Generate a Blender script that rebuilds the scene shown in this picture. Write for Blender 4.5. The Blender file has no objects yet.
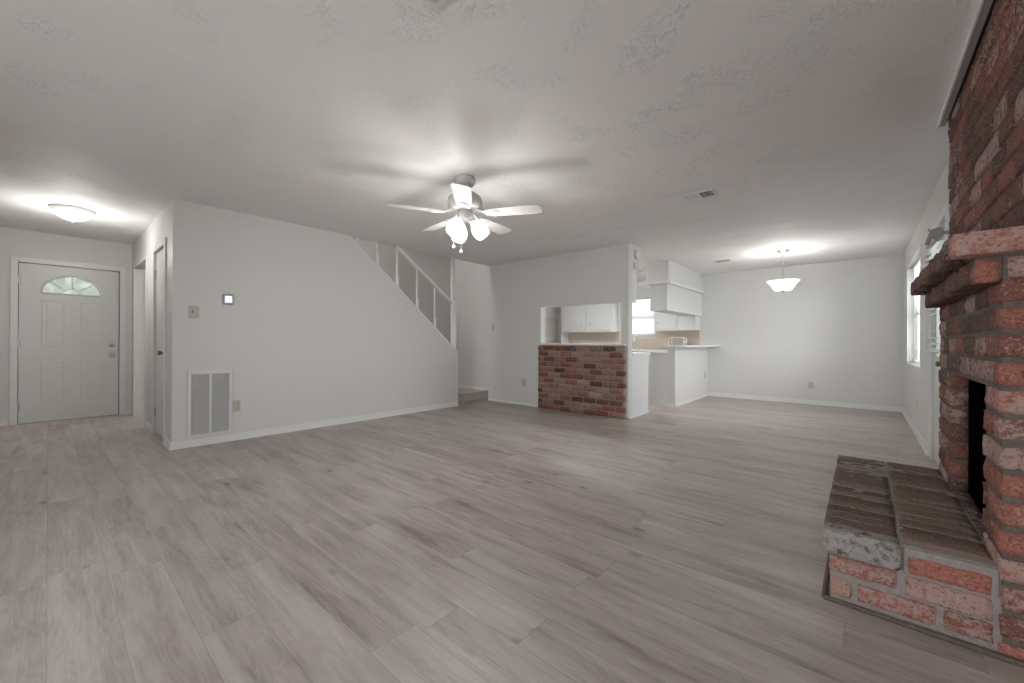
import bpy, bmesh, math, random
from mathutils import Vector, Matrix, noise
C = bpy.context.scene.collection
SC = bpy.context.scene
random.seed(7)
PI = math.pi

# ------------------------------------------------------------------ camera
F_PX, YAW, PITCH, ROLL, CAM_H = 403.16, .7156, .0013, .0044, 1.0589
cam = bpy.data.cameras.new('camera')
cam.sensor_width = 36; cam.lens = F_PX * 36 / 1024
cam.clip_start = .02; cam.clip_end = 300
co = bpy.data.objects.new('camera', cam); C.objects.link(co); SC.camera = co
_F = Vector((-math.sin(YAW) * math.cos(PITCH), math.cos(YAW) * math.cos(PITCH), math.sin(PITCH)))
_R = Vector((math.cos(YAW), math.sin(YAW), 0)); _U = _R.cross(_F)
R2 = math.cos(ROLL) * _R + math.sin(ROLL) * _U
U2 = -math.sin(ROLL) * _R + math.cos(ROLL) * _U
m = Matrix((R2, U2, -_F)).transposed().to_4x4(); m.translation = Vector((0, 0, CAM_H))
co.matrix_world = m

# ------------------------------------------------------------------ view and world
vs = SC.view_settings
vs.view_transform = 'Standard'; vs.look = 'None'; vs.gamma = 1; vs.use_curve_mapping = False
vs.exposure = 0.10
SKY = 1.9
w = bpy.data.worlds.new('sky'); SC.world = w; w.use_nodes = True
wn = w.node_tree.nodes; wl = w.node_tree.links
wn.clear()
wo = wn.new('ShaderNodeOutputWorld'); wb = wn.new('ShaderNodeBackground')
wg = wn.new('ShaderNodeTexCoord'); wr = wn.new('ShaderNodeValToRGB'); wsx = wn.new('ShaderNodeSeparateXYZ')
wl.new(wg.outputs['Generated'], wsx.inputs[0]); wl.new(wsx.outputs['Z'], wr.inputs[0])
wr.color_ramp.elements[0].position = 0; wr.color_ramp.elements[0].color = (.9, .95, 1, 1)
wr.color_ramp.elements[1].position = 1; wr.color_ramp.elements[1].color = (.78, .88, 1, 1)
wl.new(wr.outputs[0], wb.inputs[0]); wb.inputs[1].default_value = SKY
wl.new(wb.outputs[0], wo.inputs[0])

def area(name, loc, rot, sx, sy, power, col=(1, 1, 1), portal=False):
    l = bpy.data.lights.new(name, 'AREA'); l.shape = 'RECTANGLE'; l.size = sx; l.size_y = sy
    l.energy = power; l.color = col
    if portal: l.cycles.is_portal = True
    o = bpy.data.objects.new(name, l); C.objects.link(o); o.location = loc; o.rotation_euler = rot
    return o
# daylight coming in at the windows (the lamps sit outside the panes)
area('daylight_back_window', (-.75, -3.35, 1.15), (PI / 2, 0, 0), 1.9, 1.4, 84, (.97, .985, 1))
area('daylight_kitchen_window', (-3.78, 9.1, 1.65), (-PI / 2, 0, 0), .75, .85, 14, (.98, .99, 1))
area('daylight_dining_window', (1.0, 7.1, 1.46), (PI / 2, 0, PI / 2), 1.6, 1.3, 78, (.98, .99, 1))
area('daylight_exterior_door', (1.0, 4.85, 1.45), (PI / 2, 0, PI / 2), .8, 1.0, 9, (.98, .99, 1))
area('side_window_fill', (1.0, -.65, 1.45), (PI / 2, 0, PI / 2), 2.3, 1.2, 8, (.98, .99, 1))  # added fill at an unseen side window, brightens the staircase wall
area('hall_fill', (-7.0, 2.2, 2.4), (0, 0, 0), .4, .4, 14, (1, .97, .93))  # added fill light, brightens the hallway; no fixture here
area('landing_fill', (-5.6, 2.2, 4.85), (0, 0, 0), .5, .8, 42, (1, .98, .95))  # added fill light, lifts the stairwell walls; no fixture here

# ------------------------------------------------------------------ materials
def new_mat(name):
    mt = bpy.data.materials.new(name); mt.use_nodes = True
    return mt, mt.node_tree.nodes, mt.node_tree.links, mt.node_tree.nodes['Principled BSDF']
def paint(name, col, rough=.55, bump=0.0, bscale=60, metal=0, vary=.0, emit=None, estr=0, spec=.5, trans=0):
    mt, n, l, b = new_mat(name)
    b.inputs['Base Color'].default_value = (*col, 1); b.inputs['Roughness'].default_value = rough
    b.inputs['Metallic'].default_value = metal; b.inputs['Specular IOR Level'].default_value = spec
    tc = n.new('ShaderNodeTexCoord')
    if bump:
        t = n.new('ShaderNodeTexNoise'); t.inputs['Scale'].default_value = bscale; t.inputs['Detail'].default_value = 3
        l.new(tc.outputs['Object'], t.inputs['Vector'])
        bp = n.new('ShaderNodeBump'); bp.inputs['Strength'].default_value = bump; bp.inputs['Distance'].default_value = .004
        l.new(t.outputs[0], bp.inputs['Height']); l.new(bp.outputs[0], b.inputs['Normal'])
    if vary:
        t = n.new('ShaderNodeTexNoise'); t.inputs['Scale'].default_value = 3.0; t.inputs['Detail'].default_value = 2
        l.new(tc.outputs['Object'], t.inputs['Vector'])
        mx = n.new('ShaderNodeMix'); mx.data_type = 'RGBA'
        mx.inputs['A'].default_value = (*[c * (1 - vary) for c in col], 1); mx.inputs['B'].default_value = (*[min(1, c * (1 + vary)) for c in col], 1)
        l.new(t.outputs[0], mx.inputs['Factor']); l.new(mx.outputs['Result'], b.inputs['Base Color'])
    if emit:
        b.inputs['Emission Color'].default_value = (*emit, 1); b.inputs['Emission Strength'].default_value = estr
    if trans: b.inputs['Transmission Weight'].default_value = trans
    return mt
M = {}
M['wall'] = paint('wall_paint', (.70, .70, .685), .5, .12, 90, vary=.012)
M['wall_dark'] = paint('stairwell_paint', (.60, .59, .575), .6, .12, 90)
M['trim'] = paint('white_trim', (.80, .80, .79), .38, .03, 40)
M['door'] = paint('door_paint', (.71, .71, .69), .35, .02, 40)
M['cabinet'] = paint('cabinet_paint', (.74, .75, .75), .4, .03, 40)
M['counter'] = paint('laminate_top', (.78, .76, .72), .3, .02, 40, vary=.03)
M['beige'] = paint('beige_panel', (.60, .52, .44), .5, .03, 40, vary=.04)
M['cream'] = paint('cream_panel', (.64, .61, .55), .5, .03, 40)
M['plate'] = paint('white_plastic', (.80, .79, .76), .35, 0)
M['almond'] = paint('almond_plastic', (.52, .50, .45), .4, 0)
M['slot'] = paint('dark_slot_and_shadow_gap', (.03, .03, .03), .6)
M['nickel'] = paint('brushed_nickel', (.45, .44, .42), .3, .02, 200, metal=1)
M['chrome'] = paint('polished_chrome', (.75, .75, .76), .12, 0, metal=1)
M['brass'] = paint('aged_bronze', (.20, .16, .11), .35, 0, metal=1)
M['silver'] = paint('silver_plastic', (.30, .31, .32), .35, 0, metal=.3)
M['fan'] = paint('fan_white', (.56, .55, .545), .35, .02, 60)
M['fanmetal'] = paint('fan_pewter', (.52, .51, .50), .4, .02, 60, metal=.2)
def translucent(name, col, t):
    mt, n, l, b = new_mat(name); n.remove(b)
    o = n['Material Output']; d_ = n.new('ShaderNodeBsdfDiffuse'); q = n.new('ShaderNodeBsdfTranslucent'); mx = n.new('ShaderNodeMixShader')
    d_.inputs[0].default_value = (*col, 1); q.inputs[0].default_value = (*col, 1); mx.inputs[0].default_value = t
    l.new(d_.outputs[0], mx.inputs[1]); l.new(q.outputs[0], mx.inputs[2]); l.new(mx.outputs[0], o.inputs[0])
    return mt
M['blind'] = translucent('blind_slat', (.82, .83, .83), .42)
M['grille'] = paint('grille_white', (.74, .74, .73), .4, 0)
M['louver'] = paint('louver_grey', (.56, .56, .555), .5, 0)
M['ductdark'] = paint('duct_dark', (.10, .10, .10), .8)
M['soot'] = paint('soot_black', (.002, .002, .002), 1, .0, 30, spec=0)
M['greymetal'] = paint('grey_bracket', (.30, .29, .28), .5, .05, 60)
M['shade'] = paint('lit_glass_shade', (.9, .9, .9), .4, 0, emit=(1, .98, .95), estr=1.7)
M['dome'] = paint('lit_dome_glass', (.9, .9, .9), .4, 0, emit=(1, .99, .96), estr=1.5)
M['bowl'] = paint('lit_alabaster_bowl', (.9, .9, .88), .4, 0, emit=(1, .98, .95), estr=.85)
M['kitchen_fill'] = paint('fill_light_glow', (.9, .9, .9), .4, 0, emit=(1, .99, .97), estr=31)  # glow of the added kitchen fill light
M['screen'] = paint('lit_screen', (.85, .88, .9), .3, 0, emit=(.85, .92, 1), estr=.55)
M['shaded_board'] = paint('board_shaded_underside', (.42, .40, .395), .6, .05, 60)  # shade under the ceiling board put into the colour
M['leaf'] = paint('leaf_green', (.10, .22, .07), .6, .3, 20, vary=.4)
M['bark'] = paint('bark', (.12, .08, .05), .8, .5, 20)
M['lawn'] = paint('lawn', (.22, .28, .14), .9, .4, 20, vary=.25)
M['concrete'] = paint('step_concrete', (.45, .44, .42), .8, .2, 30)

def glass():
    mt, n, l, b = new_mat('window_glass'); n.remove(b)
    o = n['Material Output']; t = n.new('ShaderNodeBsdfTransparent'); g = n.new('ShaderNodeBsdfGlossy')
    g.inputs['Roughness'].default_value = .02; mx = n.new('ShaderNodeMixShader'); f = n.new('ShaderNodeFresnel'); f.inputs[0].default_value = 1.35
    l.new(f.outputs[0], mx.inputs[0]); l.new(t.outputs[0], mx.inputs[1]); l.new(g.outputs[0], mx.inputs[2]); l.new(mx.outputs[0], o.inputs[0])
    return mt
M['glass'] = glass()
def obscured():
    mt, n, l, b = new_mat('obscured_glass'); n.remove(b)
    o = n['Material Output']; t = n.new('ShaderNodeBsdfTransparent'); q = n.new('ShaderNodeBsdfTranslucent'); mx = n.new('ShaderNodeMixShader'); mx.inputs[0].default_value = .55
    q.inputs[0].default_value = (.74, .74, .70, 1); t.inputs[0].default_value = (.85, .86, .82, 1)
    l.new(t.outputs[0], mx.inputs[1]); l.new(q.outputs[0], mx.inputs[2]); l.new(mx.outputs[0], o.inputs[0])
    return mt
M['obscured'] = obscured()

def ceiling_mat():
    mt, n, l, b = new_mat('textured_ceiling_paint')
    b.inputs['Roughness'].default_value = .65; b.inputs['Base Color'].default_value = (.86, .85, .845, 1)
    tc = n.new('ShaderNodeTexCoord')
    t1 = n.new('ShaderNodeTexNoise'); t1.inputs['Scale'].default_value = 26; t1.inputs['Detail'].default_value = 3; t1.inputs['Distortion'].default_value = 1.8
    t2 = n.new('ShaderNodeTexNoise'); t2.inputs['Scale'].default_value = 3.2; t2.inputs['Detail'].default_value = 2
    l.new(tc.outputs['Object'], t1.inputs['Vector']); l.new(tc.outputs['Object'], t2.inputs['Vector'])
    r1 = n.new('ShaderNodeValToRGB'); r1.color_ramp.elements[0].position = .52; r1.color_ramp.elements[1].position = .60
    r2 = n.new('ShaderNodeValToRGB'); r2.color_ramp.elements[0].position = .50; r2.color_ramp.elements[1].position = .64
    l.new(t1.outputs[0], r1.inputs[0]); l.new(t2.outputs[0], r2.inputs[0])
    mu = n.new('ShaderNodeMath'); mu.operation = 'MULTIPLY'; l.new(r1.outputs[0], mu.inputs[0]); l.new(r2.outputs[0], mu.inputs[1])
    bp = n.new('ShaderNodeBump'); bp.inputs['Strength'].default_value = .85; bp.inputs['Distance'].default_value = .0045
    l.new(mu.outputs[0], bp.inputs['Height']); l.new(bp.outputs[0], b.inputs['Normal'])
    return mt
M['ceiling'] = ceiling_mat()

def floor_mat(name='oak_plank_floor', W=.1805, L=1.22, sx='X', sy='Y'):
    mt, n, l, b = new_mat(name)
    def math_(op, a, c=None):
        x = n.new('ShaderNodeMath'); x.operation = op
        for i, v in enumerate((a, c)):
            if v is None: continue
            if isinstance(v, (int, float)): x.inputs[i].default_value = v
            else: l.new(v, x.inputs[i])
        return x.outputs[0]
    tc = n.new('ShaderNodeTexCoord'); sp = n.new('ShaderNodeSeparateXYZ'); l.new(tc.outputs['Object'], sp.inputs[0])
    x, y = sp.outputs[sx], sp.outputs[sy]
    row = math_('DIVIDE', y, W); rid = math_('FLOOR', row); rf = math_('FRACT', row)
    h = n.new('ShaderNodeTexWhiteNoise'); h.noise_dimensions = '1D'; l.new(rid, h.inputs['W'])
    col = math_('ADD', math_('DIVIDE', x, L), math_('MULTIPLY', h.outputs['Value'], 7.3)); cid = math_('FLOOR', col); cf = math_('FRACT', col)
    cb = n.new('ShaderNodeCombineXYZ'); l.new(rid, cb.inputs[0]); l.new(cid, cb.inputs[1])
    pn = n.new('ShaderNodeTexWhiteNoise'); pn.noise_dimensions = '2D'; l.new(cb.outputs[0], pn.inputs['Vector'])
    # grain vector, shifted per plank
    gx = math_('ADD', x, math_('MULTIPLY', pn.outputs['Value'], 37.0)); gy = math_('ADD', y, math_('MULTIPLY', pn.outputs['Value'], 11.0))
    gv = n.new('ShaderNodeCombineXYZ'); l.new(math_('MULTIPLY', gx, 1.0), gv.inputs[0]); l.new(math_('MULTIPLY', gy, 9.0), gv.inputs[1])
    g1 = n.new('ShaderNodeTexNoise'); g1.inputs['Scale'].default_value = 1.6; g1.inputs['Detail'].default_value = 5; g1.inputs['Roughness'].default_value = .55; g1.inputs['Distortion'].default_value = .6
    l.new(gv.outputs[0], g1.inputs['Vector'])
    gv2 = n.new('ShaderNodeCombineXYZ'); l.new(math_('MULTIPLY', gx, 4.0), gv2.inputs[0]); l.new(math_('MULTIPLY', gy, 90.0), gv2.inputs[1])
    g2 = n.new('ShaderNodeTexNoise'); g2.inputs['Scale'].default_value = 1.5; g2.inputs['Detail'].default_value = 3
    l.new(gv2.outputs[0], g2.inputs['Vector'])
    # cathedral rings
    gv3 = n.new('ShaderNodeCombineXYZ'); l.new(math_('MULTIPLY', gx, .9), gv3.inputs[0]); l.new(math_('MULTIPLY', gy, 5.0), gv3.inputs[1])
    g3 = n.new('ShaderNodeTexNoise'); g3.inputs['Scale'].default_value = 1.7; g3.inputs['Detail'].default_value = 1.5
    l.new(gv3.outputs[0], g3.inputs['Vector'])
    ring = math_('SINE', math_('MULTIPLY', g3.outputs[0], 110.0))
    # broad blotches of wood tone
    bl = n.new('ShaderNodeTexNoise'); bl.inputs['Scale'].default_value = 1.3; bl.inputs['Detail'].default_value = 2
    gv4 = n.new('ShaderNodeCombineXYZ'); l.new(math_('MULTIPLY', gx, 1.3), gv4.inputs[0]); l.new(math_('MULTIPLY', gy, 4.0), gv4.inputs[1]); l.new(gv4.outputs[0], bl.inputs['Vector'])
    # knots
    vo = n.new('ShaderNodeTexVoronoi'); vo.inputs['Scale'].default_value = 1.15
    gv5 = n.new('ShaderNodeCombineXYZ'); l.new(math_('MULTIPLY', gx, 1.4), gv5.inputs[0]); l.new(math_('MULTIPLY', gy, 3.4), gv5.inputs[1]); l.new(gv5.outputs[0], vo.inputs['Vector'])
    kr = n.new('ShaderNodeMapRange'); kr.inputs['From Min'].default_value = .02; kr.inputs['From Max'].default_value = .10; kr.inputs['To Min'].default_value = 1; kr.inputs['To Max'].default_value = 0
    l.new(vo.outputs['Distance'], kr.inputs['Value'])
    f = math_('ADD', math_('MULTIPLY', pn.outputs['Value'], .20), math_('MULTIPLY', g1.outputs[0], 1.3))
    f = math_('ADD', f, math_('MULTIPLY', bl.outputs[0], .62))
    f = math_('ADD', f, math_('MULTIPLY', g2.outputs[0], .42))
    f = math_('ADD', f, math_('MULTIPLY', ring, .045))
    f = math_('SUBTRACT', f, .655)
    rp = n.new('ShaderNodeValToRGB'); e = rp.color_ramp.elements
    e[0].position = .12; e[0].color = (.19, .148, .122, 1); e[1].position = .98; e[1].color = (.56, .50, .47, 1)
    q = e.new(.38); q.color = (.34, .285, .255, 1); q = e.new(.64); q.color = (.45, .39, .36, 1)
    l.new(f, rp.inputs[0])
    kx = n.new('ShaderNodeMix'); kx.data_type = 'RGBA'; kx.inputs['B'].default_value = (.10, .07, .055, 1)
    l.new(math_('MULTIPLY', kr.outputs[0], .75), kx.inputs['Factor']); l.new(rp.outputs[0], kx.inputs['A'])
    # seams
    sa = math_('MINIMUM', rf, math_('SUBTRACT', 1.0, rf)); sa = math_('MULTIPLY', sa, W)
    sb = math_('MINIMUM', cf, math_('SUBTRACT', 1.0, cf)); sb = math_('MULTIPLY', sb, L)
    sm = math_('LESS_THAN', math_('MINIMUM', sa, sb), .0014)
    sx = n.new('ShaderNodeMix'); sx.data_type = 'RGBA'; sx.inputs['B'].default_value = (.13, .105, .09, 1)
    l.new(math_('MULTIPLY', sm, .35), sx.inputs['Factor']); l.new(kx.outputs['Result'], sx.inputs['A'])
    l.new(sx.outputs['Result'], b.inputs['Base Color'])
    b.inputs['Roughness'].default_value = .42
    rr = n.new('ShaderNodeMapRange'); rr.inputs['To Min'].default_value = .30; rr.inputs['To Max'].default_value = .46; l.new(g1.outputs[0], rr.inputs['Value']); l.new(rr.outputs[0], b.inputs['Roughness'])
    bp = n.new('ShaderNodeBump'); bp.inputs['Strength'].default_value = .25; bp.inputs['Distance'].default_value = .001
    l.new(math_('SUBTRACT', g2.outputs[0], math_('MULTIPLY', sm, 2.0)), bp.inputs['Height']); l.new(bp.outputs[0], b.inputs['Normal'])
    return mt
M['floor'] = floor_mat()
M['stairwood'] = floor_mat('oak_riser', .6, 3.0, 'Y', 'Z')

def brick_mat(name, stops, white=(.52, .44, .41), whiteamt=.8, rough=.85, pit=1.0):
    """per-brick tone in the colour attribute: r picks the hue, g the amount of whitewash, b a shift of the noise"""
    mt, n, l, b = new_mat(name)
    at = n.new('ShaderNodeAttribute'); at.attribute_name = 'tone'
    sp = n.new('ShaderNodeSeparateColor'); l.new(at.outputs['Color'], sp.inputs[0])
    rp = n.new('ShaderNodeValToRGB'); e = rp.color_ramp.elements
    e[0].position = stops[0][0]; e[0].color = (*stops[0][1], 1); e[1].position = stops[-1][0]; e[1].color = (*stops[-1][1], 1)
    for p, c in stops[1:-1]: q = e.new(p); q.color = (*c, 1)
    tc = n.new('ShaderNodeTexCoord')
    ad = n.new('ShaderNodeVectorMath'); ad.operation = 'ADD'; l.new(tc.outputs['Object'], ad.inputs[0])
    sc = n.new('ShaderNodeVectorMath'); sc.operation = 'SCALE'; sc.inputs['Scale'].default_value = 9.0; l.new(at.outputs['Color'], sc.inputs[0]); l.new(sc.outputs[0], ad.inputs[1])
    t1 = n.new('ShaderNodeTexNoise'); t1.inputs['Scale'].default_value = 40; t1.inputs['Detail'].default_value = 8; t1.inputs['Roughness'].default_value = .65
    t2 = n.new('ShaderNodeTexNoise'); t2.inputs['Scale'].default_value = 46; t2.inputs['Detail'].default_value = 5; t2.inputs['Roughness'].default_value = .7
    l.new(ad.outputs[0], t1.inputs['Vector']); l.new(ad.outputs[0], t2.inputs['Vector'])
    mm = n.new('ShaderNodeMath'); mm.operation = 'MULTIPLY_ADD'; mm.inputs[1].default_value = .34; l.new(t2.outputs[0], mm.inputs[0])
    s2 = n.new('ShaderNodeMath'); s2.operation = 'SUBTRACT'; s2.inputs[1].default_value = .17; l.new(sp.outputs[0], s2.inputs[0]); l.new(s2.outputs[0], mm.inputs[2])
    l.new(mm.outputs[0], rp.inputs[0])
    # whitewash, patchy
    th = n.new('ShaderNodeMath'); th.operation = 'ADD'; l.new(t1.outputs[0], th.inputs[0])
    g2 = n.new('ShaderNodeMath'); g2.operation = 'MULTIPLY'; g2.inputs[1].default_value = .42; l.new(sp.outputs[1], g2.inputs[0]); l.new(g2.outputs[0], th.inputs[1])
    wr_ = n.new('ShaderNodeMapRange'); wr_.inputs['From Min'].default_value = .66; wr_.inputs['From Max'].default_value = .80; wr_.inputs['To Max'].default_value = whiteamt
    l.new(th.outputs[0], wr_.inputs['Value'])
    mx = n.new('ShaderNodeMix'); mx.data_type = 'RGBA'; mx.inputs['B'].default_value = (*white, 1)
    l.new(wr_.outputs[0], mx.inputs['Factor']); l.new(rp.outputs[0], mx.inputs['A'])
    # dark pits
    pr_ = n.new('ShaderNodeMapRange'); pr_.inputs['From Min'].default_value = .30; pr_.inputs['From Max'].default_value = .42; pr_.inputs['To Min'].default_value = .55 * pit; pr_.inputs['To Max'].default_value = 0
    l.new(t2.outputs[0], pr_.inputs['Value'])
    mx2 = n.new('ShaderNodeMix'); mx2.data_type = 'RGBA'; mx2.inputs['B'].default_value = (.07, .045, .038, 1)
    l.new(pr_.outputs[0], mx2.inputs['Factor']); l.new(mx.outputs['Result'], mx2.inputs['A'])
    t3 = n.new('ShaderNodeTexNoise'); t3.inputs['Scale'].default_value = 120; t3.inputs['Detail'].default_value = 3; l.new(ad.outputs[0], t3.inputs['Vector'])
    sr = n.new('ShaderNodeMapRange'); sr.inputs['From Min'].default_value = .57; sr.inputs['From Max'].default_value = .68; sr.inputs['To Max'].default_value = .5 * pit; l.new(t3.outputs[0], sr.inputs['Value'])
    mx3 = n.new('ShaderNodeMix'); mx3.data_type = 'RGBA'; mx3.inputs['B'].default_value = (*[min(1, c * 1.1) for c in white], 1)
    l.new(sr.outputs[0], mx3.inputs['Factor']); l.new(mx2.outputs['Result'], mx3.inputs['A'])
    dr = n.new('ShaderNodeMapRange'); dr.inputs['From Min'].default_value = .33; dr.inputs['From Max'].default_value = .44; dr.inputs['To Min'].default_value = .6 * pit; dr.inputs['To Max'].default_value = 0; l.new(t3.outputs[0], dr.inputs['Value'])
    mx4 = n.new('ShaderNodeMix'); mx4.data_type = 'RGBA'; mx4.inputs['B'].default_value = (.06, .04, .034, 1)
    l.new(dr.outputs[0], mx4.inputs['Factor']); l.new(mx3.outputs['Result'], mx4.inputs['A'])
    l.new(mx4.outputs['Result'], b.inputs['Base Color']); b.inputs['Roughness'].default_value = rough
    b.inputs['Specular IOR Level'].default_value = .3
    bp = n.new('ShaderNodeBump'); bp.inputs['Strength'].default_value = .9; bp.inputs['Distance'].default_value = .006
    l.new(t2.outputs[0], bp.inputs['Height']); l.new(bp.outputs[0], b.inputs['Normal'])
    return mt
M['brick'] = brick_mat('old_red_brick', [(0, (.04, .034, .033)), (.14, (.09, .058, .05)), (.4, (.18, .085, .066)), (.62, (.27, .105, .078)), (.82, (.42, .16, .12)), (1, (.44, .27, .215))], white=(.46, .33, .30))
M['barbrick'] = brick_mat('orange_bar_brick', [(0, (.07, .045, .04)), (.18, (.13, .07, .055)), (.4, (.22, .085, .055)), (.62, (.30, .125, .08)), (.85, (.30, .175, .13)), (1, (.42, .34, .30))], white=(.37, .27, .225), whiteamt=.75)
M['topbrick'] = brick_mat('worn_brown_brick', [(0, (.09, .065, .055)), (.3, (.15, .10, .082)), (.6, (.21, .14, .11)), (1, (.30, .20, .16))], white=(.34, .28, .25), whiteamt=.6)
M['charbrick'] = brick_mat('charred_limed_brick', [(0, (.05, .045, .042)), (.5, (.12, .105, .10)), (1, (.25, .22, .2))], white=(.42, .39, .37), whiteamt=.85, pit=.7)
M['mortar'] = brick_mat('rough_grey_mortar', [(0, (.15, .118, .102)), (.1, (.235, .19, .165)), (1, (.3, .26, .23))], white=(.36, .30, .27), pit=.4)
M['mortar_pink'] = paint('pinkish_mortar', (.36, .265, .225), .95, .9, 90, vary=.15)
M['mortar_light'] = brick_mat('rough_light_mortar', [(0, (.33, .295, .275)), (.1, (.42, .38, .355)), (1, (.4, .36, .33))], white=(.50, .46, .43), pit=.25)

# ------------------------------------------------------------------ mesh helpers
def B(): return bmesh.new()
def box(bm, x0, x1, y0, y1, z0, z1, bev=0):
    r = bmesh.ops.create_cube(bm, size=1)
    for v in r['verts']:
        v.co = Vector(((x0 + x1) / 2 + v.co.x * (x1 - x0), (y0 + y1) / 2 + v.co.y * (y1 - y0), (z0 + z1) / 2 + v.co.z * (z1 - z0)))
    if bev:
        es = list({e for v in r['verts'] for e in v.link_edges})
        bmesh.ops.bevel(bm, geom=es, offset=bev, segments=2, affect='EDGES', profile=.5)
    return bm
def prism(bm, pts, axis, a, b):
    """pts in the plane across `axis`, extruded from a to b"""
    def mk(p, t):
        return {'x': (t, p[0], p[1]), 'y': (p[0], t, p[1]), 'z': (p[0], p[1], t)}[axis]
    A_ = [bm.verts.new(mk(p, a)) for p in pts]; B_ = [bm.verts.new(mk(p, b)) for p in pts]
    n = len(pts); bm.faces.new(A_); bm.faces.new(B_[::-1])
    for i in range(n): bm.faces.new((A_[i], A_[(i + 1) % n], B_[(i + 1) % n], B_[i]))
    bmesh.ops.recalc_face_normals(bm, faces=bm.faces)
    return bm
def lathe(bm, prof, c=(0, 0, 0), mat=None, seg=32, cap=True):
    rings = []
    for r, z in prof:
        if r < 1e-5: rings.append([bm.verts.new((0, 0, z))])
        else: rings.append([bm.verts.new((r * math.cos(2 * PI * i / seg), r * math.sin(2 * PI * i / seg), z)) for i in range(seg)])
    new = [v for q in rings for v in q]
    for a, b in zip(rings, rings[1:]):
        for i in range(seg):
            j = (i + 1) % seg
            if len(a) == 1 and len(b) == 1: continue
            if len(a) == 1: bm.faces.new((a[0], b[i], b[j]))
            elif len(b) == 1: bm.faces.new((a[i], a[j], b[0]))
            else: bm.faces.new((a[i], a[j], b[j], b[i]))
    if cap:
        for q in (rings[0], rings[-1]):
            if len(q) > 1:
                try: bm.faces.new(q)
                except ValueError: pass
    mt = Matrix.Translation(Vector(c)) @ (mat or Matrix())
    for v in new: v.co = mt @ v.co
    bmesh.ops.recalc_face_normals(bm, faces=bm.faces)
    return bm
def tube(bm, pts, r, seg=10):
    pts = [Vector(p) for p in pts]; rings = []
    for i, p in enumerate(pts):
        d = (pts[min(i + 1, len(pts) - 1)] - pts[max(i - 1, 0)]).normalized()
        a = d.orthogonal().normalized() if i == 0 else (rings[-1][1] - d * rings[-1][1].dot(d)).normalized()
        b = d.cross(a); rr = r[i] if isinstance(r, (list, tuple)) else r
        rings.append(([bm.verts.new(p + a * rr * math.cos(2 * PI * k / seg) + b * rr * math.sin(2 * PI * k / seg)) for k in range(seg)], a))
    for (q, _), (s, _) in zip(rings, rings[1:]):
        for k in range(seg): bm.faces.new((q[k], q[(k + 1) % seg], s[(k + 1) % seg], s[k]))
    bm.faces.new(rings[0][0][::-1]); bm.faces.new(rings[-1][0])
    bmesh.ops.recalc_face_normals(bm, faces=bm.faces)
    return bm
def sphere(bm, c, r, seg=16, sz=1):
    prof = [(r * math.sin(PI * i / 10) if 0 < i < 10 else 0, -r * sz * math.cos(PI * i / 10)) for i in range(11)]
    return lathe(bm, prof, c, None, seg, False)
AX = {'x': Matrix.Rotation(PI / 2, 4, 'Y'), 'y': Matrix.Rotation(-PI / 2, 4, 'X'), 'z': Matrix()}  # lathe axis along +x / +y / +z
def obj(name, bm, mat, parent=None, smooth=False):
    me = bpy.data.meshes.new(name)
    if parent is not None:
        inv = Matrix.Translation(-PLOC[parent.name])
        bm.transform(inv)
    bm.to_mesh(me); bm.free(); me.materials.append(mat)
    if smooth:
        for p in me.polygons: p.use_smooth = True
        me.set_sharp_from_angle(angle=math.radians(38))
    o = bpy.data.objects.new(name, me); C.objects.link(o)
    if parent is not None: o.parent = parent; PLOC[o.name] = PLOC[parent.name]
    else: PLOC[o.name] = Vector((0, 0, 0))
    return o
PLOC = {}
def thing(name, label, cat, loc, group=None):
    o = bpy.data.objects.new(name, None); o.empty_display_size = .1; C.objects.link(o); o.location = loc
    o['label'] = label; o['category'] = cat
    if group: o['group'] = group
    PLOC[o.name] = Vector(loc)
    return o
def tag(o, label, cat, group=None):
    o['label'] = label; o['category'] = cat
    if group: o['group'] = group
    return o
def struct(name, bm, mat, parent=None, smooth=False):
    o = obj(name, bm, mat, parent, smooth)
    if parent is None: o['kind'] = 'structure'
    return o
def sempty(name, loc=(0, 0, 0)):
    o = bpy.data.objects.new(name, None); C.objects.link(o); o.location = loc; o['kind'] = 'structure'; PLOC[o.name] = Vector(loc); return o

def wall_x(x0, x1, y0, y1, z0, z1, holes=()):
    """wall slab between x0 and x1 running in y with rectangular holes (ya, yb, za, zb)"""
    bm = B(); ys = sorted({y0, y1, *[h[0] for h in holes], *[h[1] for h in holes]})
    for a, b in zip(ys, ys[1:]):
        mid = (a + b) / 2; hs = sorted([(h[2], h[3]) for h in holes if h[0] < mid < h[1]]); z = z0
        for za, zb in hs:
            if za > z: box(bm, x0, x1, a, b, z, za)
            z = zb
        if z < z1: box(bm, x0, x1, a, b, z, z1)
    return bm
def wall_y(y0, y1, x0, x1, z0, z1, holes=()):
    bm = B(); xs = sorted({x0, x1, *[h[0] for h in holes], *[h[1] for h in holes]})
    for a, b in zip(xs, xs[1:]):
        mid = (a + b) / 2; hs = sorted([(h[2], h[3]) for h in holes if h[0] < mid < h[1]]); z = z0
        for za, zb in hs:
            if za > z: box(bm, a, b, y0, y1, z, za)
            z = zb
        if z < z1: box(bm, a, b, y0, y1, z, z1)
    return bm

# ------------------------------------------------------------------ room data
H = 2.44
XS = -5.052      # staircase wall
XE = -7.954      # entry door wall
XR = .483        # right wall
YD = 8.6785      # dining wall
YK = 5.262       # kitchen wall
YH = .789        # hall wall
YB = -3.0        # wall behind the viewer

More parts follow.
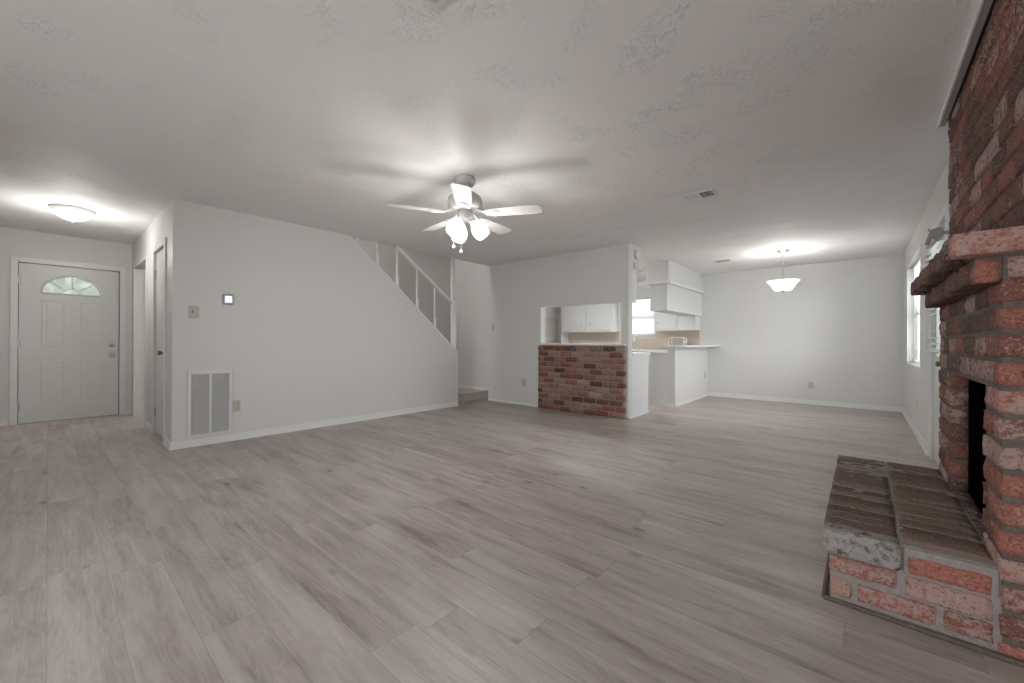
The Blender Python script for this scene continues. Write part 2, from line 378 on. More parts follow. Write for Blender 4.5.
# ------------------------------------------------------------------ floor and ceiling
struct('floor', box(B(), XE - .12, XR + .5, YB - .15, YD + .15, -.12, 0), M['floor'])
bm = B()
box(bm, XE - .12, XR + .12, YB - .12, YH + .111, H, H + .2)
box(bm, XS - .082, XR + .12, YH + .111, YD + .12, H, H + .2)
box(bm, XE - .12, -6.2, YH + .111, YD + .12, H, H + .2)
box(bm, -6.2, XS - .082, YK + .12, YD + .12, H, H + .2)
struct('ceiling', bm, M['ceiling'])
struct('ceiling_stairwell', box(B(), -6.32, XS - .08, .7, YK + .12, 4.9, 5.0), M['wall_dark'])

# ------------------------------------------------------------------ walls
Y3 = 4.435; SL0 = (2.606, 2.44); SL1 = (Y3, .882)
bm = B(); prism(bm, [(YH, 0), (Y3, 0), SL1, SL0, (YH, H)], 'x', XS - .082, XS)
struct('wall_staircase', bm, M['wall'])
# raked cap of the staircase wall and its vertical end trim
d = Vector((0, SL1[0] - SL0[0], SL1[1] - SL0[1])).normalized(); nrm = Vector((0, -d.z, d.y))
bm = B()
P0 = (SL0[0], SL0[1]); P1 = SL1
prism(bm, [(P0[0], P0[1] - .012), (P1[0] + .006, P1[1] - .012), (P1[0] + .012, P1[1] + .010), (P0[0] - .012, P0[1])], 'x', XS - .092, XS + .010)
struct('trim_1', bm, M['trim'])
struct('trim_2', box(B(), XS - .09, XS + .004, Y3, Y3 + .014, 0, .885), M['trim'])
# hall wall with closet door and hallway opening
CL0, CL1 = -6.04, -5.42; OP0, OP1 = -7.64, -6.62
struct('wall_hall', wall_y(YH, YH + .11, XE, XS - .082, 0, H, [(CL0, CL1, 0, 2.05), (OP0, OP1, 0, 2.06)]), M['wall'])
DY0, DY1 = -.25, .663
struct('wall_entry', wall_x(XE - .12, XE, YB, 3.1, 0, H, [(DY0, DY1, 0, 2.035)]), M['wall'])
struct('wall_hallway_back', wall_y(3.0, 3.1, XE, -6.2, 0, H), M['wall'])
struct('wall_hallway_left', wall_x(-7.82, -7.66, YH + .11, 3.0, 0, H), M['wall'])
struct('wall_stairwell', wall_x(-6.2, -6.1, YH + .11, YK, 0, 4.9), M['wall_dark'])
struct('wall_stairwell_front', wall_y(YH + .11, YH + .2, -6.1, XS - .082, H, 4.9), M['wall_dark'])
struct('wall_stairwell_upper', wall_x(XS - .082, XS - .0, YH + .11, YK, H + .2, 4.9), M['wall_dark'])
# kitchen wall with pass-through
PT = (-3.955, -2.554, 1.041, 1.627)
struct('wall_kitchen', wall_y(YK, YK + .12, -6.1, -2.443, 0, H, [PT]), M['wall'])
struct('wall_stairwell_kitchen', wall_y(YK, YK + .12, -6.2, XS - .082, H, 4.9), M['wall'])
struct('wall_kitchen_left', wall_x(-6.4, -6.28, YK + .12, YD, 0, H), M['wall'])
KW = (-4.17, -3.412, 1.212, 2.06)
struct('wall_dining', wall_y(YD, YD + .14, -6.4, XR + .14, 0, H, [KW]), M['wall'])
RW = (6.27, 7.95, .787, 2.13); RD = (4.42, 5.29, 0, 2.04); FB = (2.34, 3.17, 0, 1.0); RW2 = (-1.9, .6, .8, 2.1)
struct('wall_right', wall_x(XR, XR + .14, YB, YD, 0, H, [RW, RD, FB, RW2]), M['wall'])
BW = (-1.8, .3, .35, 1.85)
struct('wall_back', wall_y(YB - .12, YB, XE, XR + .14, 0, H, [BW]), M['wall'])
# kitchen soffit over the pass-through, and the dropped soffit over the peninsula
struct('wall_soffit_kitchen', box(B(), -4.3, -2.4435, YK + .12, 5.735, 2.09, H), M['wall'])
struct('wall_soffit_peninsula', box(B(), -2.81, -2.43, 6.74, YD, 2.085, H), M['wall'])
struct('wall_peninsula', box(B(), -2.478, -2.348, 6.833, YD, 0, .985), M['wall'])
# kitchen backsplash
bm = B(); box(bm, -5.62, -4.18, YD - .012, YD, .93, 1.31); box(bm, -4.18, -3.40, YD - .012, YD, .93, 1.15); box(bm, -3.40, -2.49, YD - .012, YD, .93, 1.31)
for i in range(20):
    pass
struct('wall_backsplash', bm, M['beige'])

# ------------------------------------------------------------------ baseboards
def bb_x(x, y0, y1, s, h=.075, n=''):     # against plane x, sticking out by s
    bm = B(); a, b = sorted((x, x + s * .013)); box(bm, a, b, y0, y1, 0, h, 0)
    a, b = sorted((x, x + s * .024)); box(bm, a, b, y0, y1, 0, .018)
    return bm
def bb_y(y, x0, x1, s, h=.075):
    bm = B(); a, b = sorted((y, y + s * .013)); box(bm, x0, x1, a, b, 0, h)
    a, b = sorted((y, y + s * .024)); box(bm, x0, x1, a, b, 0, .018)
    return bm
struct('baseboard_staircase', bb_x(XS, YH, Y3 + .01, 1), M['trim'])
bm = bb_y(YH, -5.33, XS + .013, -1); box(bm, XS + .013, XS + .024, YH - .024, YH, 0, .018)
box(bm, -6.53, CL0 - .09, YH - .013, YH, 0, .075)
struct('baseboard_hall', bm, M['trim'])
bm = bb_x(XE, YB, DY0 - .075, 1); box(bm, XE, XE + .013, DY1 + .065, YH, 0, .06)
struct('baseboard_entry', bm, M['trim'])
struct('baseboard_kitchen', bb_y(YK, XS - .082, -4.012, -1, .03), M['trim'])
bm = bb_x(-2.443, YK, YK + .12, 1, .03)
struct('baseboard_pillar', bm, M['trim'])
struct('baseboard_dining', bb_y(YD, -2.348, XR, -1), M['trim'])
struct('baseboard_right', bb_x(XR, 5.40, YD, -1), M['trim'])
bm = bb_x(-2.348, 6.82, YD, 1, .045); box(bm, -2.49, -2.335, 6.82, 6.833, 0, .035)
struct('baseboard_peninsula', bm, M['trim'])
struct('baseboard_stairwell', box(B(), -6.1, XS - .082, YK - .012, YK, .18, .205), M['trim'])

# ------------------------------------------------------------------ doors
def casing_x(x, y0, y1, zt, wd, t, s):
    """casing around an opening in plane x, facing s"""
    bm = B(); a, b = sorted((x, x + s * t))
    box(bm, a, b, y0 - wd, y0, 0, zt + wd, .004); box(bm, a, b, y1, y1 + wd, 0, zt + wd, .004); box(bm, a, b, y0, y1, zt, zt + wd, .004)
    return bm
d1 = sempty('door_1', (XE, .2, 0))
# slab with a half-round light: a fan of quads round the arch
def entry_slab(x_f, x_b):
    bm = B(); y0, y1, z0, z1 = DY0 + .006, DY1 - .006, .012, 2.028
    cy, cz, a_, b_ = .2085, 1.665, .268, .245; N = 28
    def ring(x):
        arc = []; out = []
        for i in range(N + 1):
            t = PI * i / N; dy, dz = math.cos(t), math.sin(t)
            arc.append((x, cy + a_ * dy, cz + b_ * dz))
            ks = []
            if dy > 1e-6: ks.append((y1 - cy) / dy)
            if dy < -1e-6: ks.append((y0 - cy) / dy)
            if dz > 1e-6: ks.append((z1 - cz) / dz)
            k_ = min(ks); out.append((x, cy + k_ * dy, cz + k_ * dz))
        return arc, out
    for x in (x_f, x_b):
        arc, out = ring(x)
        A_ = [bm.verts.new(p) for p in arc]; O_ = [bm.verts.new(p) for p in out]
        for i in range(N): bm.faces.new((A_[i], A_[i + 1], O_[i + 1], O_[i]))
        lo = [bm.verts.new((x, y0, z0)), bm.verts.new((x, y1, z0))]
        bm.faces.new([lo[0], lo[1], O_[0], A_[0], A_[N], O_[N]])
        if x == x_f: FA, FL = A_, lo
        else:
            for i in range(N): bm.faces.new((FA[i], FA[i + 1], A_[i + 1], A_[i]))
            bm.faces.new((FA[0], FA[N], A_[N], A_[0]))
    for (ya, za), (yb, zb) in (((y0, z0), (y1, z0)), ((y1, z0), (y1, z1)), ((y1, z1), (y0, z1)), ((y0, z1), (y0, z0))):
        bm.faces.new([bm.verts.new(p) for p in ((x_f, ya, za), (x_f, yb, zb), (x_b, yb, zb), (x_b, ya, za))])
    bmesh.ops.remove_doubles(bm, verts=bm.verts, dist=1e-5)
    bmesh.ops.recalc_face_normals(bm, faces=bm.faces)
    return bm
XF = XE - .022
slab = struct('door_slab', entry_slab(XF, XF - .044), M['door'], d1)
def raised_panel_x(x, y0, y1, z0, z1, s=1, h=.004):
    """moulded ring and raised field on a door face"""
    bm = B()
    def ring(i0, i1, h0, h1):
        a = [(y0 + i0, z0 + i0), (y1 - i0, z0 + i0), (y1 - i0, z1 - i0), (y0 + i0, z1 - i0)]
        b = [(y0 + i1, z0 + i1), (y1 - i1, z0 + i1), (y1 - i1, z1 - i1), (y0 + i1, z1 - i1)]
        A_ = [bm.verts.new((x + s * h0, *p)) for p in a]; B_ = [bm.verts.new((x + s * h1, *p)) for p in b]
        for k in range(4): bm.faces.new((A_[k], A_[(k + 1) % 4], B_[(k + 1) % 4], B_[k]))
        return B_
    ring(0, .008, 0, h); ring(.008, .018, h, .001); ring(.018, .04, .001, .001); q = ring(.04, .055, .001, h * .8)
    bm.faces.new(q)
    bmesh.ops.remove_doubles(bm, verts=bm.verts, dist=1e-5); bmesh.ops.recalc_face_normals(bm, faces=bm.faces)
    return bm
for y0, y1, z0, z1 in ((-.06, .142, .975, 1.575), (.285, .50, .975, 1.575), (-.06, .142, .255, .78), (.285, .50, .255, .78)):
    struct('door_panel', raised_panel_x(XF, y0, y1, z0, z1), M['door'], d1)
# arched light: glass, rim and sunburst bars
bm = B(); prism(bm, [(.2085 + .268 * math.cos(PI * i / 28), 1.665 + .245 * math.sin(PI * i / 28)) for i in range(29)], 'x', XF - .024, XF - .020)
struct('pane', bm, M['obscured'], d1)
bm = B()
arc = [(XF + .006, .2085 + .270 * math.cos(PI * i / 28), 1.665 + .247 * math.sin(PI * i / 28)) for i in range(29)]
tube(bm, arc, .012, 8); tube(bm, [arc[0], arc[-1]], .012, 8)
struct('light_rim', bm, M['trim'], d1, True)
bm = B()
for t in (40, 90, 140): tube(bm, [(XF - .012, .2085 + .075 * math.cos(math.radians(t)), 1.665 + .07 * math.sin(math.radians(t))), (XF - .012, .2085 + .262 * math.cos(math.radians(t)), 1.665 + .24 * math.sin(math.radians(t)))], .006, 6)
tube(bm, [(XF - .012, .2085 + .08 * math.cos(PI * i / 12), 1.665 + .075 * math.sin(PI * i / 12)) for i in range(13)], .006, 6)
struct('sunburst_bars', bm, M['trim'], d1)
for z in (.22, 1.02, 1.82): struct('hinge', box(B(), XF - .002, XF + .012, DY0 - .004, DY0 + .02, z - .05, z + .05, .003), M['nickel'], d1)
def knob(x, y, z, s=1, ax='x', r=.028, name='door_handle', par=None, mat='nickel'):
    bm = B(); pf = [(0, 0), (r * 1.15, 0), (r * 1.1, .006), (r * .45, .01), (r * .4, .028), (r * .8, .034), (r, .046), (r * .85, .058), (0, .063)]
    mt = AX[ax] @ (Matrix.Scale(s, 4, (0, 0, 1)))
    lathe(bm, pf, (x, y, z), mt, 20, False)
    return struct(name, bm, M[mat], par, True)
knob(XF, .590, .855, 1, 'x', .03, 'door_handle', d1)
bm = B(); lathe(bm, [(0, 0), (.030, 0), (.028, .008), (.018, .014), (0, .015)], (XF, .590, .992), AX['x'], 20, False); box(bm, XF + .012, XF + .026, .586, .594, .975, 1.009)
struct('deadbolt', bm, M['nickel'], d1, True)
struct('threshold', box(B(), XE - .10, XE + .012, DY0, DY1, 0, .012), M['nickel'], d1)
bm = casing_x(XE, DY0, DY1, 2.035, .062, .014, 1); box(bm, XE - .12, XE, DY0 - .012, DY0, 0, 2.04); box(bm, XE - .12, XE, DY1, DY1 + .012, 0, 2.04)
struct('trim_3', bm, M['trim'])
struct('trim_weatherstrip', box(B(), XE - .075, XE - .07, DY0, DY0 + .004, 0, 2.03), M['slot'])

# closet door in the hall wall
d2 = sempty('door_2', (CL0, YH, 0))
bm = B(); box(bm, CL0 + .008, CL1 - .008, YH + .012, YH + .05, .03, 2.04)
struct('door_slab', bm, M['door'], d2)
knob(CL1 - .07, YH + .012, .93, -1, 'y', .026, 'door_handle', d2, 'brass')
for z in (.25, 1.8): struct('hinge', box(B(), CL0 - .004, CL0 + .012, YH - .004, YH + .014, z - .05, z + .05, .002), M['nickel'], d2)
bm = B(); wd, t = .075, .016
box(bm, CL0 - wd, CL0, YH - t, YH, 0, 2.05 + .06, .004); box(bm, CL1, CL1 + wd, YH - t, YH, 0, 2.05 + .06, .004); box(bm, CL0, CL1, YH - t, YH, 2.05, 2.11, .004)
struct('trim_4', bm, M['trim'])
# hallway opening casing
bm = B(); box(bm, OP1, OP1 + .05, YH - .012, YH, 0, 2.10, .003); box(bm, OP0 - .05, OP0, YH - .012, YH, 0, 2.10, .003); box(bm, OP0, OP1, YH - .012, YH, 2.06, 2.10, .003)
struct('trim_5', bm, M['trim'])
# a further door in the hallway
d3 = sempty('door_3', (-7.66, 1.4, 0))
struct('door_slab', box(B(), -7.66, -7.62, YH + .12, 1.75, .01, 2.03, .003), M['door'], d3)
knob(-7.62, 1.68, .95, 1, 'x', .026, 'door_handle', d3)

# exterior door in the right wall
d4 = sempty('door_4', (XR, 4.85, 0))
x0, x1 = XR + .012, XR + .055
bm = B(); Y0, Y1 = RD[0] + .01, RD[1] - .01
box(bm, x0, x1, Y0, Y1, .01, .95, .002); box(bm, x0, x1, Y0, Y0 + .13, .95, 1.9); box(bm, x0, x1, Y1 - .13, Y1, .95, 1.9); box(bm, x0, x1, Y0, Y1, 1.9, 2.03, .002)
struct('door_slab', bm, M['door'], d4)
struct('pane', box(B(), x0 + .018, x0 + .024, Y0 + .13, Y1 - .13, .95, 1.9), M['glass'], d4)
for a, b in ((Y0 + .10, (Y0 + Y1) / 2 - .03), ((Y0 + Y1) / 2 + .03, Y1 - .10)): struct('door_panel', raised_panel_x(x0, a, b, .16, .82, -1), M['door'], d4)
knob(x0, 4.60, .90, -1, 'x', .022, 'door_handle', d4, 'brass')

bm = B(); t = .016
box(bm, XR - t, XR, RD[1], RD[1] + .075, 0, 2.11, .004); box(bm, XR - t, XR, RD[0] - .075, RD[0], 0, 2.11, .004); box(bm, XR - t, XR, RD[0], RD[1], 2.04, 2.11, .004)
struct('trim_6', bm, M['trim'])

# ------------------------------------------------------------------ windows
def window(name, plane, p, a0, a1, z0, z1, s, rail=None, casing=.0):
    """plane 'x' or 'y' at depth p (glass plane); a = span along the wall; s = side of the room"""
    e = sempty(name, (p, a0, z0) if plane == 'x' else (a0, p, z0))
    def bx(bm, pa, pb, b0, b1, c0, c1):
        pa, pb = sorted((pa, pb))
        box(bm, pa, pb, b0, b1, c0, c1) if plane == 'x' else box(bm, b0, b1, pa, pb, c0, c1)
    bm = B(); f = .04
    bx(bm, p - .02, p + .02, a0, a0 + f, z0, z1); bx(bm, p - .02, p + .02, a1 - f, a1, z0, z1)
    bx(bm, p - .02, p + .02, a0, a1, z0, z0 + f); bx(bm, p - .02, p + .02, a0, a1, z1 - f, z1)
    rail = rail or (z0 + z1) / 2
    bx(bm, p - .025, p + .025, a0, a1, rail - .025, rail + .025)
    struct('window_frame', bm, M['trim'], e)
    bm = B(); bx(bm, p - .003, p + .003, a0 + f, a1 - f, z0 + f, rail - .02); struct('pane', bm, M['glass'], e)
    bm = B(); bx(bm, p - .003, p + .003, a0 + f, a1 - f, rail + .02, z1 - f); struct('pane', bm, M['glass'], e)
    return e
w1 = window('window_1', 'x', XR + .115, RW[0], RW[1], RW[2], RW[3], -1)
struct('window_sill', box(B(), XR - .012, XR + .10, RW[0] - .0, RW[1] + .0, RW[2] - .002, RW[2] + .012), M['trim'], w1)
w2 = window('window_2', 'y', YD + .10, KW[0], KW[1], KW[2], KW[3], -1, 1.635)
struct('window_sill', box(B(), KW[0], KW[1] + .02, YD - .03, YD + .08, KW[2] - .012, KW[2] + .004), M['trim'], w2)
window('window_3', 'x', XR + .115, RW2[0], RW2[1], RW2[2], RW2[3], -1)  # unseen window, added to let light onto the staircase wall
window('window_4', 'y', YB - .10, BW[0], BW[1], BW[2], BW[3], 1)
bm = B(); t = .008; c = .0
box(bm, XR - t, XR, RW[0] - .018, RW[0], RW[2] - .02, RW[3] + .018); box(bm, XR - t, XR, RW[1], RW[1] + .018, RW[2] - .02, RW[3] + .018)
box(bm, XR - t, XR, RW[0], RW[1], RW[3], RW[3] + .018); box(bm, XR - t, XR, RW[0], RW[1], RW[2] - .02, RW[2])
struct('trim_7', bm, M['trim'])

def blind(name, label, plane, p, a0, a1, z0, z1, pitch=.025, wid=.024, ang=35, group=None, wand=True, rail=.03):
    loc = (p, a0, z1) if plane == 'x' else (a0, p, z1)
    t = thing(name, label, 'blind', loc, group)
    def sw(bm):
        if plane == 'y':
            for v in bm.verts: v.co = Vector((v.co.y, v.co.x, v.co.z))
            bmesh.ops.reverse_faces(bm, faces=bm.faces)
        return bm
    obj('headrail', sw(box(B(), p - .016, p + .016, a0, a1, z1 - rail, z1, .003)), M['blind'], t)
    bm = B(); n_ = int((z1 - rail - z0 - .02) / pitch); ca, sa = math.cos(math.radians(ang)), math.sin(math.radians(ang)); h = wid / 2
    for i in range(n_):
        z = z0 + .025 + i * pitch
        pr_ = [(p - h * ca, z - h * sa), (p, z + .0018), (p + h * ca, z + h * sa), (p + h * ca, z + h * sa + .0008), (p, z + .0026), (p - h * ca, z - h * sa + .0008)]
        q0 = [bm.verts.new((x_, a0 + .004, z_)) for x_, z_ in pr_]; q1 = [bm.verts.new((x_, a1 - .004, z_)) for x_, z_ in pr_]
        for k in range(6): bm.faces.new((q0[k], q0[(k + 1) % 6], q1[(k + 1) % 6], q1[k]))
    obj('slats', sw(bm), M['blind'], t)
    obj('bottom_rail', sw(box(B(), p - .012, p + .012, a0, a1, z0, z0 + .014, .003)), M['blind'], t)
    bm = B()
    for f in (.12, .5, .88): a = a0 + (a1 - a0) * f; tube(bm, [(p - .013, a, z0), (p - .013, a, z1 - .01)], .0012, 4)
    obj('cord', sw(bm), M['blind'], t)
    return t
blind('window_blind', 'white slat blind in the dining room window on the right wall', 'x', XR + .062, RW[0] + .015, RW[1] - .015, RW[2] + .03, RW[3] - .01, ang=20)
blind('window_blind', 'white slat blind in the bright kitchen window above the faucet', 'y', YD + .045, KW[0] + .01, KW[1] - .01, KW[2] + .02, KW[3] - .005, pitch=.042, wid=.045, ang=50)
blind('window_blind', 'white slat blind hanging over the glass of the exterior door', 'x', XR - .030, 4.50, 5.36, .985, 1.985, pitch=.05, wid=.045, ang=20, rail=.04)
tb = thing('curtain_bracket', 'grey bracket with a short arm above the exterior door blind', 'bracket', (XR - .02, 4.1, 1.87))
bm = B(); prism(bm, [(0.360, 1.803), (0.364, 1.866), (0.389, 1.875), (0.413, 1.878), (0.428, 1.847), (0.423, 1.813), (0.404, 1.799), (0.389, 1.787), (0.374, 1.807)], 'y', 4.09, 4.115); box(bm, .415, XR, 4.095, 4.11, 1.825, 1.845)
obj('bracket_plate', bm, M['greymetal'], tb)
obj('arm', tube(B(), [(0.367, 4.100, 1.844), (0.342, 4.100, 1.763)], .012, 8), M['greymetal'], tb)
obj('hook', tube(B(), [(0.367, 4.100, 1.844), (0.350, 4.100, 1.875)], .005, 6), M['greymetal'], tb)
# ------------------------------------------------------------------ staircase: landing, steps, handrail
st = thing('staircase', 'wood-look stairs and landing behind the raked white wall', 'stairs', (-5.6, 4.85, 0))
bm = B(); box(bm, -6.1, XS - .094, Y3 + .02, YK - .013, 0, .155); 
obj('landing', bm, M['stairwood'], st)
obj('landing_tread', box(B(), -6.1, XS - .068, Y3 + .016, YK - .013, .155, .18, .006), M['floor'], st)
obj('corner_trim', box(B(), XS - .082, XS - .062, YK - .016, YK - .001, 0, .19), M['trim'], st)
run = (Y3 - .2 - 1.0) / 11
for i in range(11):
    y1 = Y3 + .015 - i * .214; z = .18 + (i + 1) * .186
    o = obj('step', box(B(), -6.095, XS - .095, y1 - .25, y1, z - .20, z, .006), M['floor'], st)
hr = thing('stair_railing', 'white stair railing of posts and a sloping handrail on the raked wall', 'railing', (XS - .04, 4.3, .9))
def slope_z(y): return SL0[1] + (y - SL0[0]) * (SL1[1] - SL0[1]) / (SL1[0] - SL0[0])
xc = XS - .035
for y, zt in ((2.675, H - .002), (2.985, H - .002)):
    p = obj('baluster', box(B(), xc - .012, xc + .012, y - .011, y + .011, slope_z(y) - .01, zt, .003), M['trim'], hr)
y = 3.305
obj('baluster', box(B(), xc - .012, xc + .012, y - .012, y + .012, slope_z(y) - .01, 2.438, .003), M['trim'], hr)
for y in (3.655, 3.99):
    zr = 2.42 + (y - 3.33) * (1.70 - 2.42) / (4.34 - 3.33)
    obj('baluster', box(B(), xc - .010, xc + .010, y - .011, y + .011, slope_z(y) - .01, zr, .003), M['trim'], hr)
for y in (2.675, 2.985, 3.305, 3.655, 3.99):
    z = slope_z(y); obj('mounting_block', prism(B(), [(y - .001, z + .005), (y + .026, z - .018), (y + .026, z + .16), (y - .001, z + .17)], 'x', xc - .018, xc + .018), M['trim'], hr)
bm = B(); prism(bm, [(3.293, 2.438), (3.34, 2.438), (4.345, 1.728), (4.345, 1.680), (3.293, 2.41)], 'x', xc - .025, xc + .015)
obj('handrail', bm, M['trim'], hr)
obj('newel_post', box(B(), xc - .034, xc + .030, 4.345, 4.415, slope_z(4.415) - .0, 1.735, .004), M['trim'], hr)
obj('upper_post', box(B(), xc - .026, xc + .022, 4.335, 4.388, 1.735, H - .002, .004), M['trim'], hr)

# ------------------------------------------------------------------ brick building
def brick(bm, x0, x1, y0, y1, z0, z1, tone=None, wash=None, cell=.03, amp=.0035, rnd=.007, jit=.003, wm=1, t0=0, t1=1):
    lay = bm.loops.layers.float_color.get('tone') or bm.loops.layers.float_color.new('tone')
    tn = random.uniform(t0, t1) if tone is None else tone; ws = random.random() ** 2 * wm if wash is None else wash
    col = (tn, ws, random.random(), 1)
    j = [random.uniform(-jit, jit) for _ in range(3)]
    dims = (x1 - x0, y1 - y0, z1 - z0); n = [max(2, min(9, int(round(d / cell)))) for d in dims]
    lo = Vector((x0, y0, z0)); sd = Vector((random.random() * 50, random.random() * 50, random.random() * 50)); vd = {}
    def V(i, k, m_):
        key = (i, k, m_)
        if key in vd: return vd[key]
        p = Vector((lo.x + dims[0] * i / n[0], lo.y + dims[1] * k / n[1], lo.z + dims[2] * m_ / n[2]))
        c = Vector([min(max(p[q], lo[q] + rnd), lo[q] + dims[q] - rnd) for q in range(3)])
        dlt = p - c
        if dlt.length > 1e-7: p = c + dlt.normalized() * rnd
        p += noise.noise_vector(p * 28 + sd) * amp + Vector(j)
        if cell < .025: p += noise.noise_vector(p * 95 + sd) * amp * .45
        vd[key] = bm.verts.new(p); return vd[key]
    for ax in range(3):
        u, v = [q for q in range(3) if q != ax]
        for side in (0, n[ax]):
            for a in range(n[u]):
                for b in range(n[v]):
                    ids = []
                    for da, db in ((0, 0), (1, 0), (1, 1), (0, 1)):
                        k = [0, 0, 0]; k[ax] = side; k[u] = a + da; k[v] = b + db; ids.append(V(*k))
                    flip = (side == 0) ^ (ax == 1)
                    f = bm.faces.new(ids[::-1] if flip else ids); f.smooth = True
                    for lp in f.loops: lp[lay] = col
def course_y(bm, x0, x1, y0, y1, z0, z1, L=.205, gap=.011, off=0, **k):
    """one course running in y"""
    y = y0 - off * (L + gap)
    while y < y1 - .01:
        a, b = max(y, y0), min(y + L, y1)
        if b - a > .025: brick(bm, x0, x1, a, b, z0, z1, **k)
        y += L + gap
def course_x(bm, x0, x1, y0, y1, z0, z1, L=.205, gap=.011, off=0, **k):
    x = x0 - off * (L + gap)
    while x < x1 - .01:
        a, b = max(x, x0), min(x + L, x1)
        if b - a > .025: brick(bm, a, b, y0, y1, z0, z1, **k)
        x += L + gap

fp = thing('fireplace', 'red brick fireplace with corbelled brick mantel and raised hearth on the right wall', 'fireplace', (.3, 2.8, 0))
XC = .352; YN = 2.11; YF = 3.56; PZ = .0938; ZB = .065
FO = (2.362, 3.14, .30, .895)
# lower chimney front (faces the room) and its near end
bm = B(); zc = [ZB + PZ * i for i in range(-1, 13)]
for i, z in enumerate(zc):
    za, zb = max(z + .010, .0), z + PZ - .008
    if zb <= .02: continue
    off = (i % 2) * .5
    segs = [(YN + .0, YF)]
    if zb > FO[2] + .02 and za < FO[3] - .03: segs = [(YN, FO[0]), (FO[1], YF)]
    if zb < .30: segs = [(YN, YN + .2), (YF - .02, YF)] 
    for a, b in segs:
        if a == YN:
            # the corner brick also shows on the near end
            ln = .205 if off else .098
            ln = min(ln, b - a)
            brick(bm, XC, XC + (.090 if off else .205), a, a + ln, za, zb, tone=random.choice((.6, .72, .8, .66, .5)), wash=random.choice((.1, .35, .6, .75)), cell=.018, amp=.005)
            if off: brick(bm, XC + .106, XC + .30, a, a + .1, za, zb, tone=random.uniform(.5, .85), wash=random.random(), cell=.02, amp=.005)
            else: brick(bm, XC + .216, XC + .36, a, a + .1, za, zb, tone=random.uniform(.5, .85), wash=random.random(), cell=.02, amp=.005)
            if a + ln + .011 < b: course_y(bm, XC, XC + .064, a + ln + .011, b, za, zb, L=.205 if b - a > .5 else .3, cell=.022, amp=.006, rnd=.004, gap=.014, wm=.9, t0=.15, t1=.66)
        else: course_y(bm, XC, XC + .064, a, b, za, zb, off=off, cell=.022, amp=.006, rnd=.004, gap=.014, wm=.9, t0=.15, t1=.66)
ch = obj('chimney_base', bm, M['brick'], fp)
bm = B(); g = .006
for a, b, z0, z1 in ((YN + g, FO[0] - g, 0, 1.37), (FO[1] + g, YF - g, 0, 1.37), (FO[0] - g, FO[1] + g, FO[3] + .008, 1.37), (FO[0] - g, FO[1] + g, 0, .285)):
    box(bm, XC + g, XC + .062, a, b, z0, z1)
box(bm, XC + .062, XR + .0, FO[1] + .014, YF - .02, .0, 1.37); box(bm, XC + .062, XR + .30, YN + .012, FO[0] - .014, .0, 1.37); box(bm, XC + .062, XR, FO[0] - .014, FO[1] + .014, 1.0, 1.37)
obj('chimney_mortar', bm, M['mortar'], ch)
# firebox: soot-black box open to the room
bm = B(); xf, xb = XC + .066, XC + .78
box(bm, xb, xb + .03, FO[0], FO[1] + .05, .27, 1.0); box(bm, xf, xb, FO[0] - .012, FO[1] + .012, FO[3] + .06, 1.0)
box(bm, xf, xb, FO[0] - .012, FO[0] + .004, .27, 1.0); box(bm, xf, xb, FO[1] - .004, FO[1] + .012, .27, 1.0)
box(bm, xf, xb, FO[0], FO[1], .27, .290)
fb = obj('firebox', bm, M['soot'], fp)
obj('damper_handle', tube(B(), [(XC + .075, 3.10, .90), (XC + .072, 3.08, .76)], .007, 8), M['soot'], fp)
# upper breast
bm = B(); XU = .398; YU = 2.0; i = 0; z = 1.447
while z < H - .03:
    zb = min(z + PZ - .012, H - .012)
    course_y(bm, XU, XU + .09, YU, 3.64, z, zb, off=(i % 2) * .5, cell=.022, amp=.006, rnd=.004, gap=.014, wm=.85, t0=.16, t1=.6)
    course_x(bm, XU + .106, XU + .36, YU, YU + .09, z, zb, off=0)
    z += PZ; i += 1
ub = obj('chimney_breast', bm, M['brick'], fp)
bm = B(); box(bm, XU + .007, XR, YU + .012, 3.63, 1.44, H - .002); box(bm, XR, XR + .28, YU + .012, YU + .1, 1.44, H - .002)
obj('chimney_mortar', bm, M['mortar'], ub)
# mantel: two corbelled rows of headers
bm = B(); y = 2.05; k = 0
while y < 3.57:
    b_ = y + (.098 if k else .094)
    brick(bm, .232, .232 + (.205 if k else .20), y, min(b_, 3.585), 1.362, 1.440, tone=.80 if k == 0 else random.uniform(.12, .42), wash=.62 if k == 0 else random.random() * .4, cell=.02, amp=.005, rnd=.004, jit=.004)
    y = b_ + .009; k += 1
box_bm = B()
y = 2.115; k = 0
while y < 3.50:
    b_ = y + .094
    brick(bm, .283 + (.009 if k == 0 else 0), .283 + (.066 if k == 0 else .19), y, min(b_, 3.515), 1.277, 1.354, tone=.74 if k == 0 else random.uniform(.1, .4), wash=.22 if k == 0 else random.random() * .3, cell=.018, amp=.005, rnd=.004, jit=.004)
    y = b_ + .009; k += 1
brick(bm, .445, .65, 2.05, 2.145, 1.362, 1.440, tone=.7, wash=.7, cell=.02, amp=.005)
brick(bm, .364, .57, YN, 2.205, 1.284, 1.354, tone=.72, wash=.78, cell=.02, amp=.005)
mn = obj('mantel', bm, M['brick'], fp)
bm = B(); box(bm, .245, XR, 2.064, 3.57, 1.368, 1.434); box(bm, .296, XR, 2.125, 3.50, 1.285, 1.375); obj('mantel_mortar', bm, M['mortar'], mn)
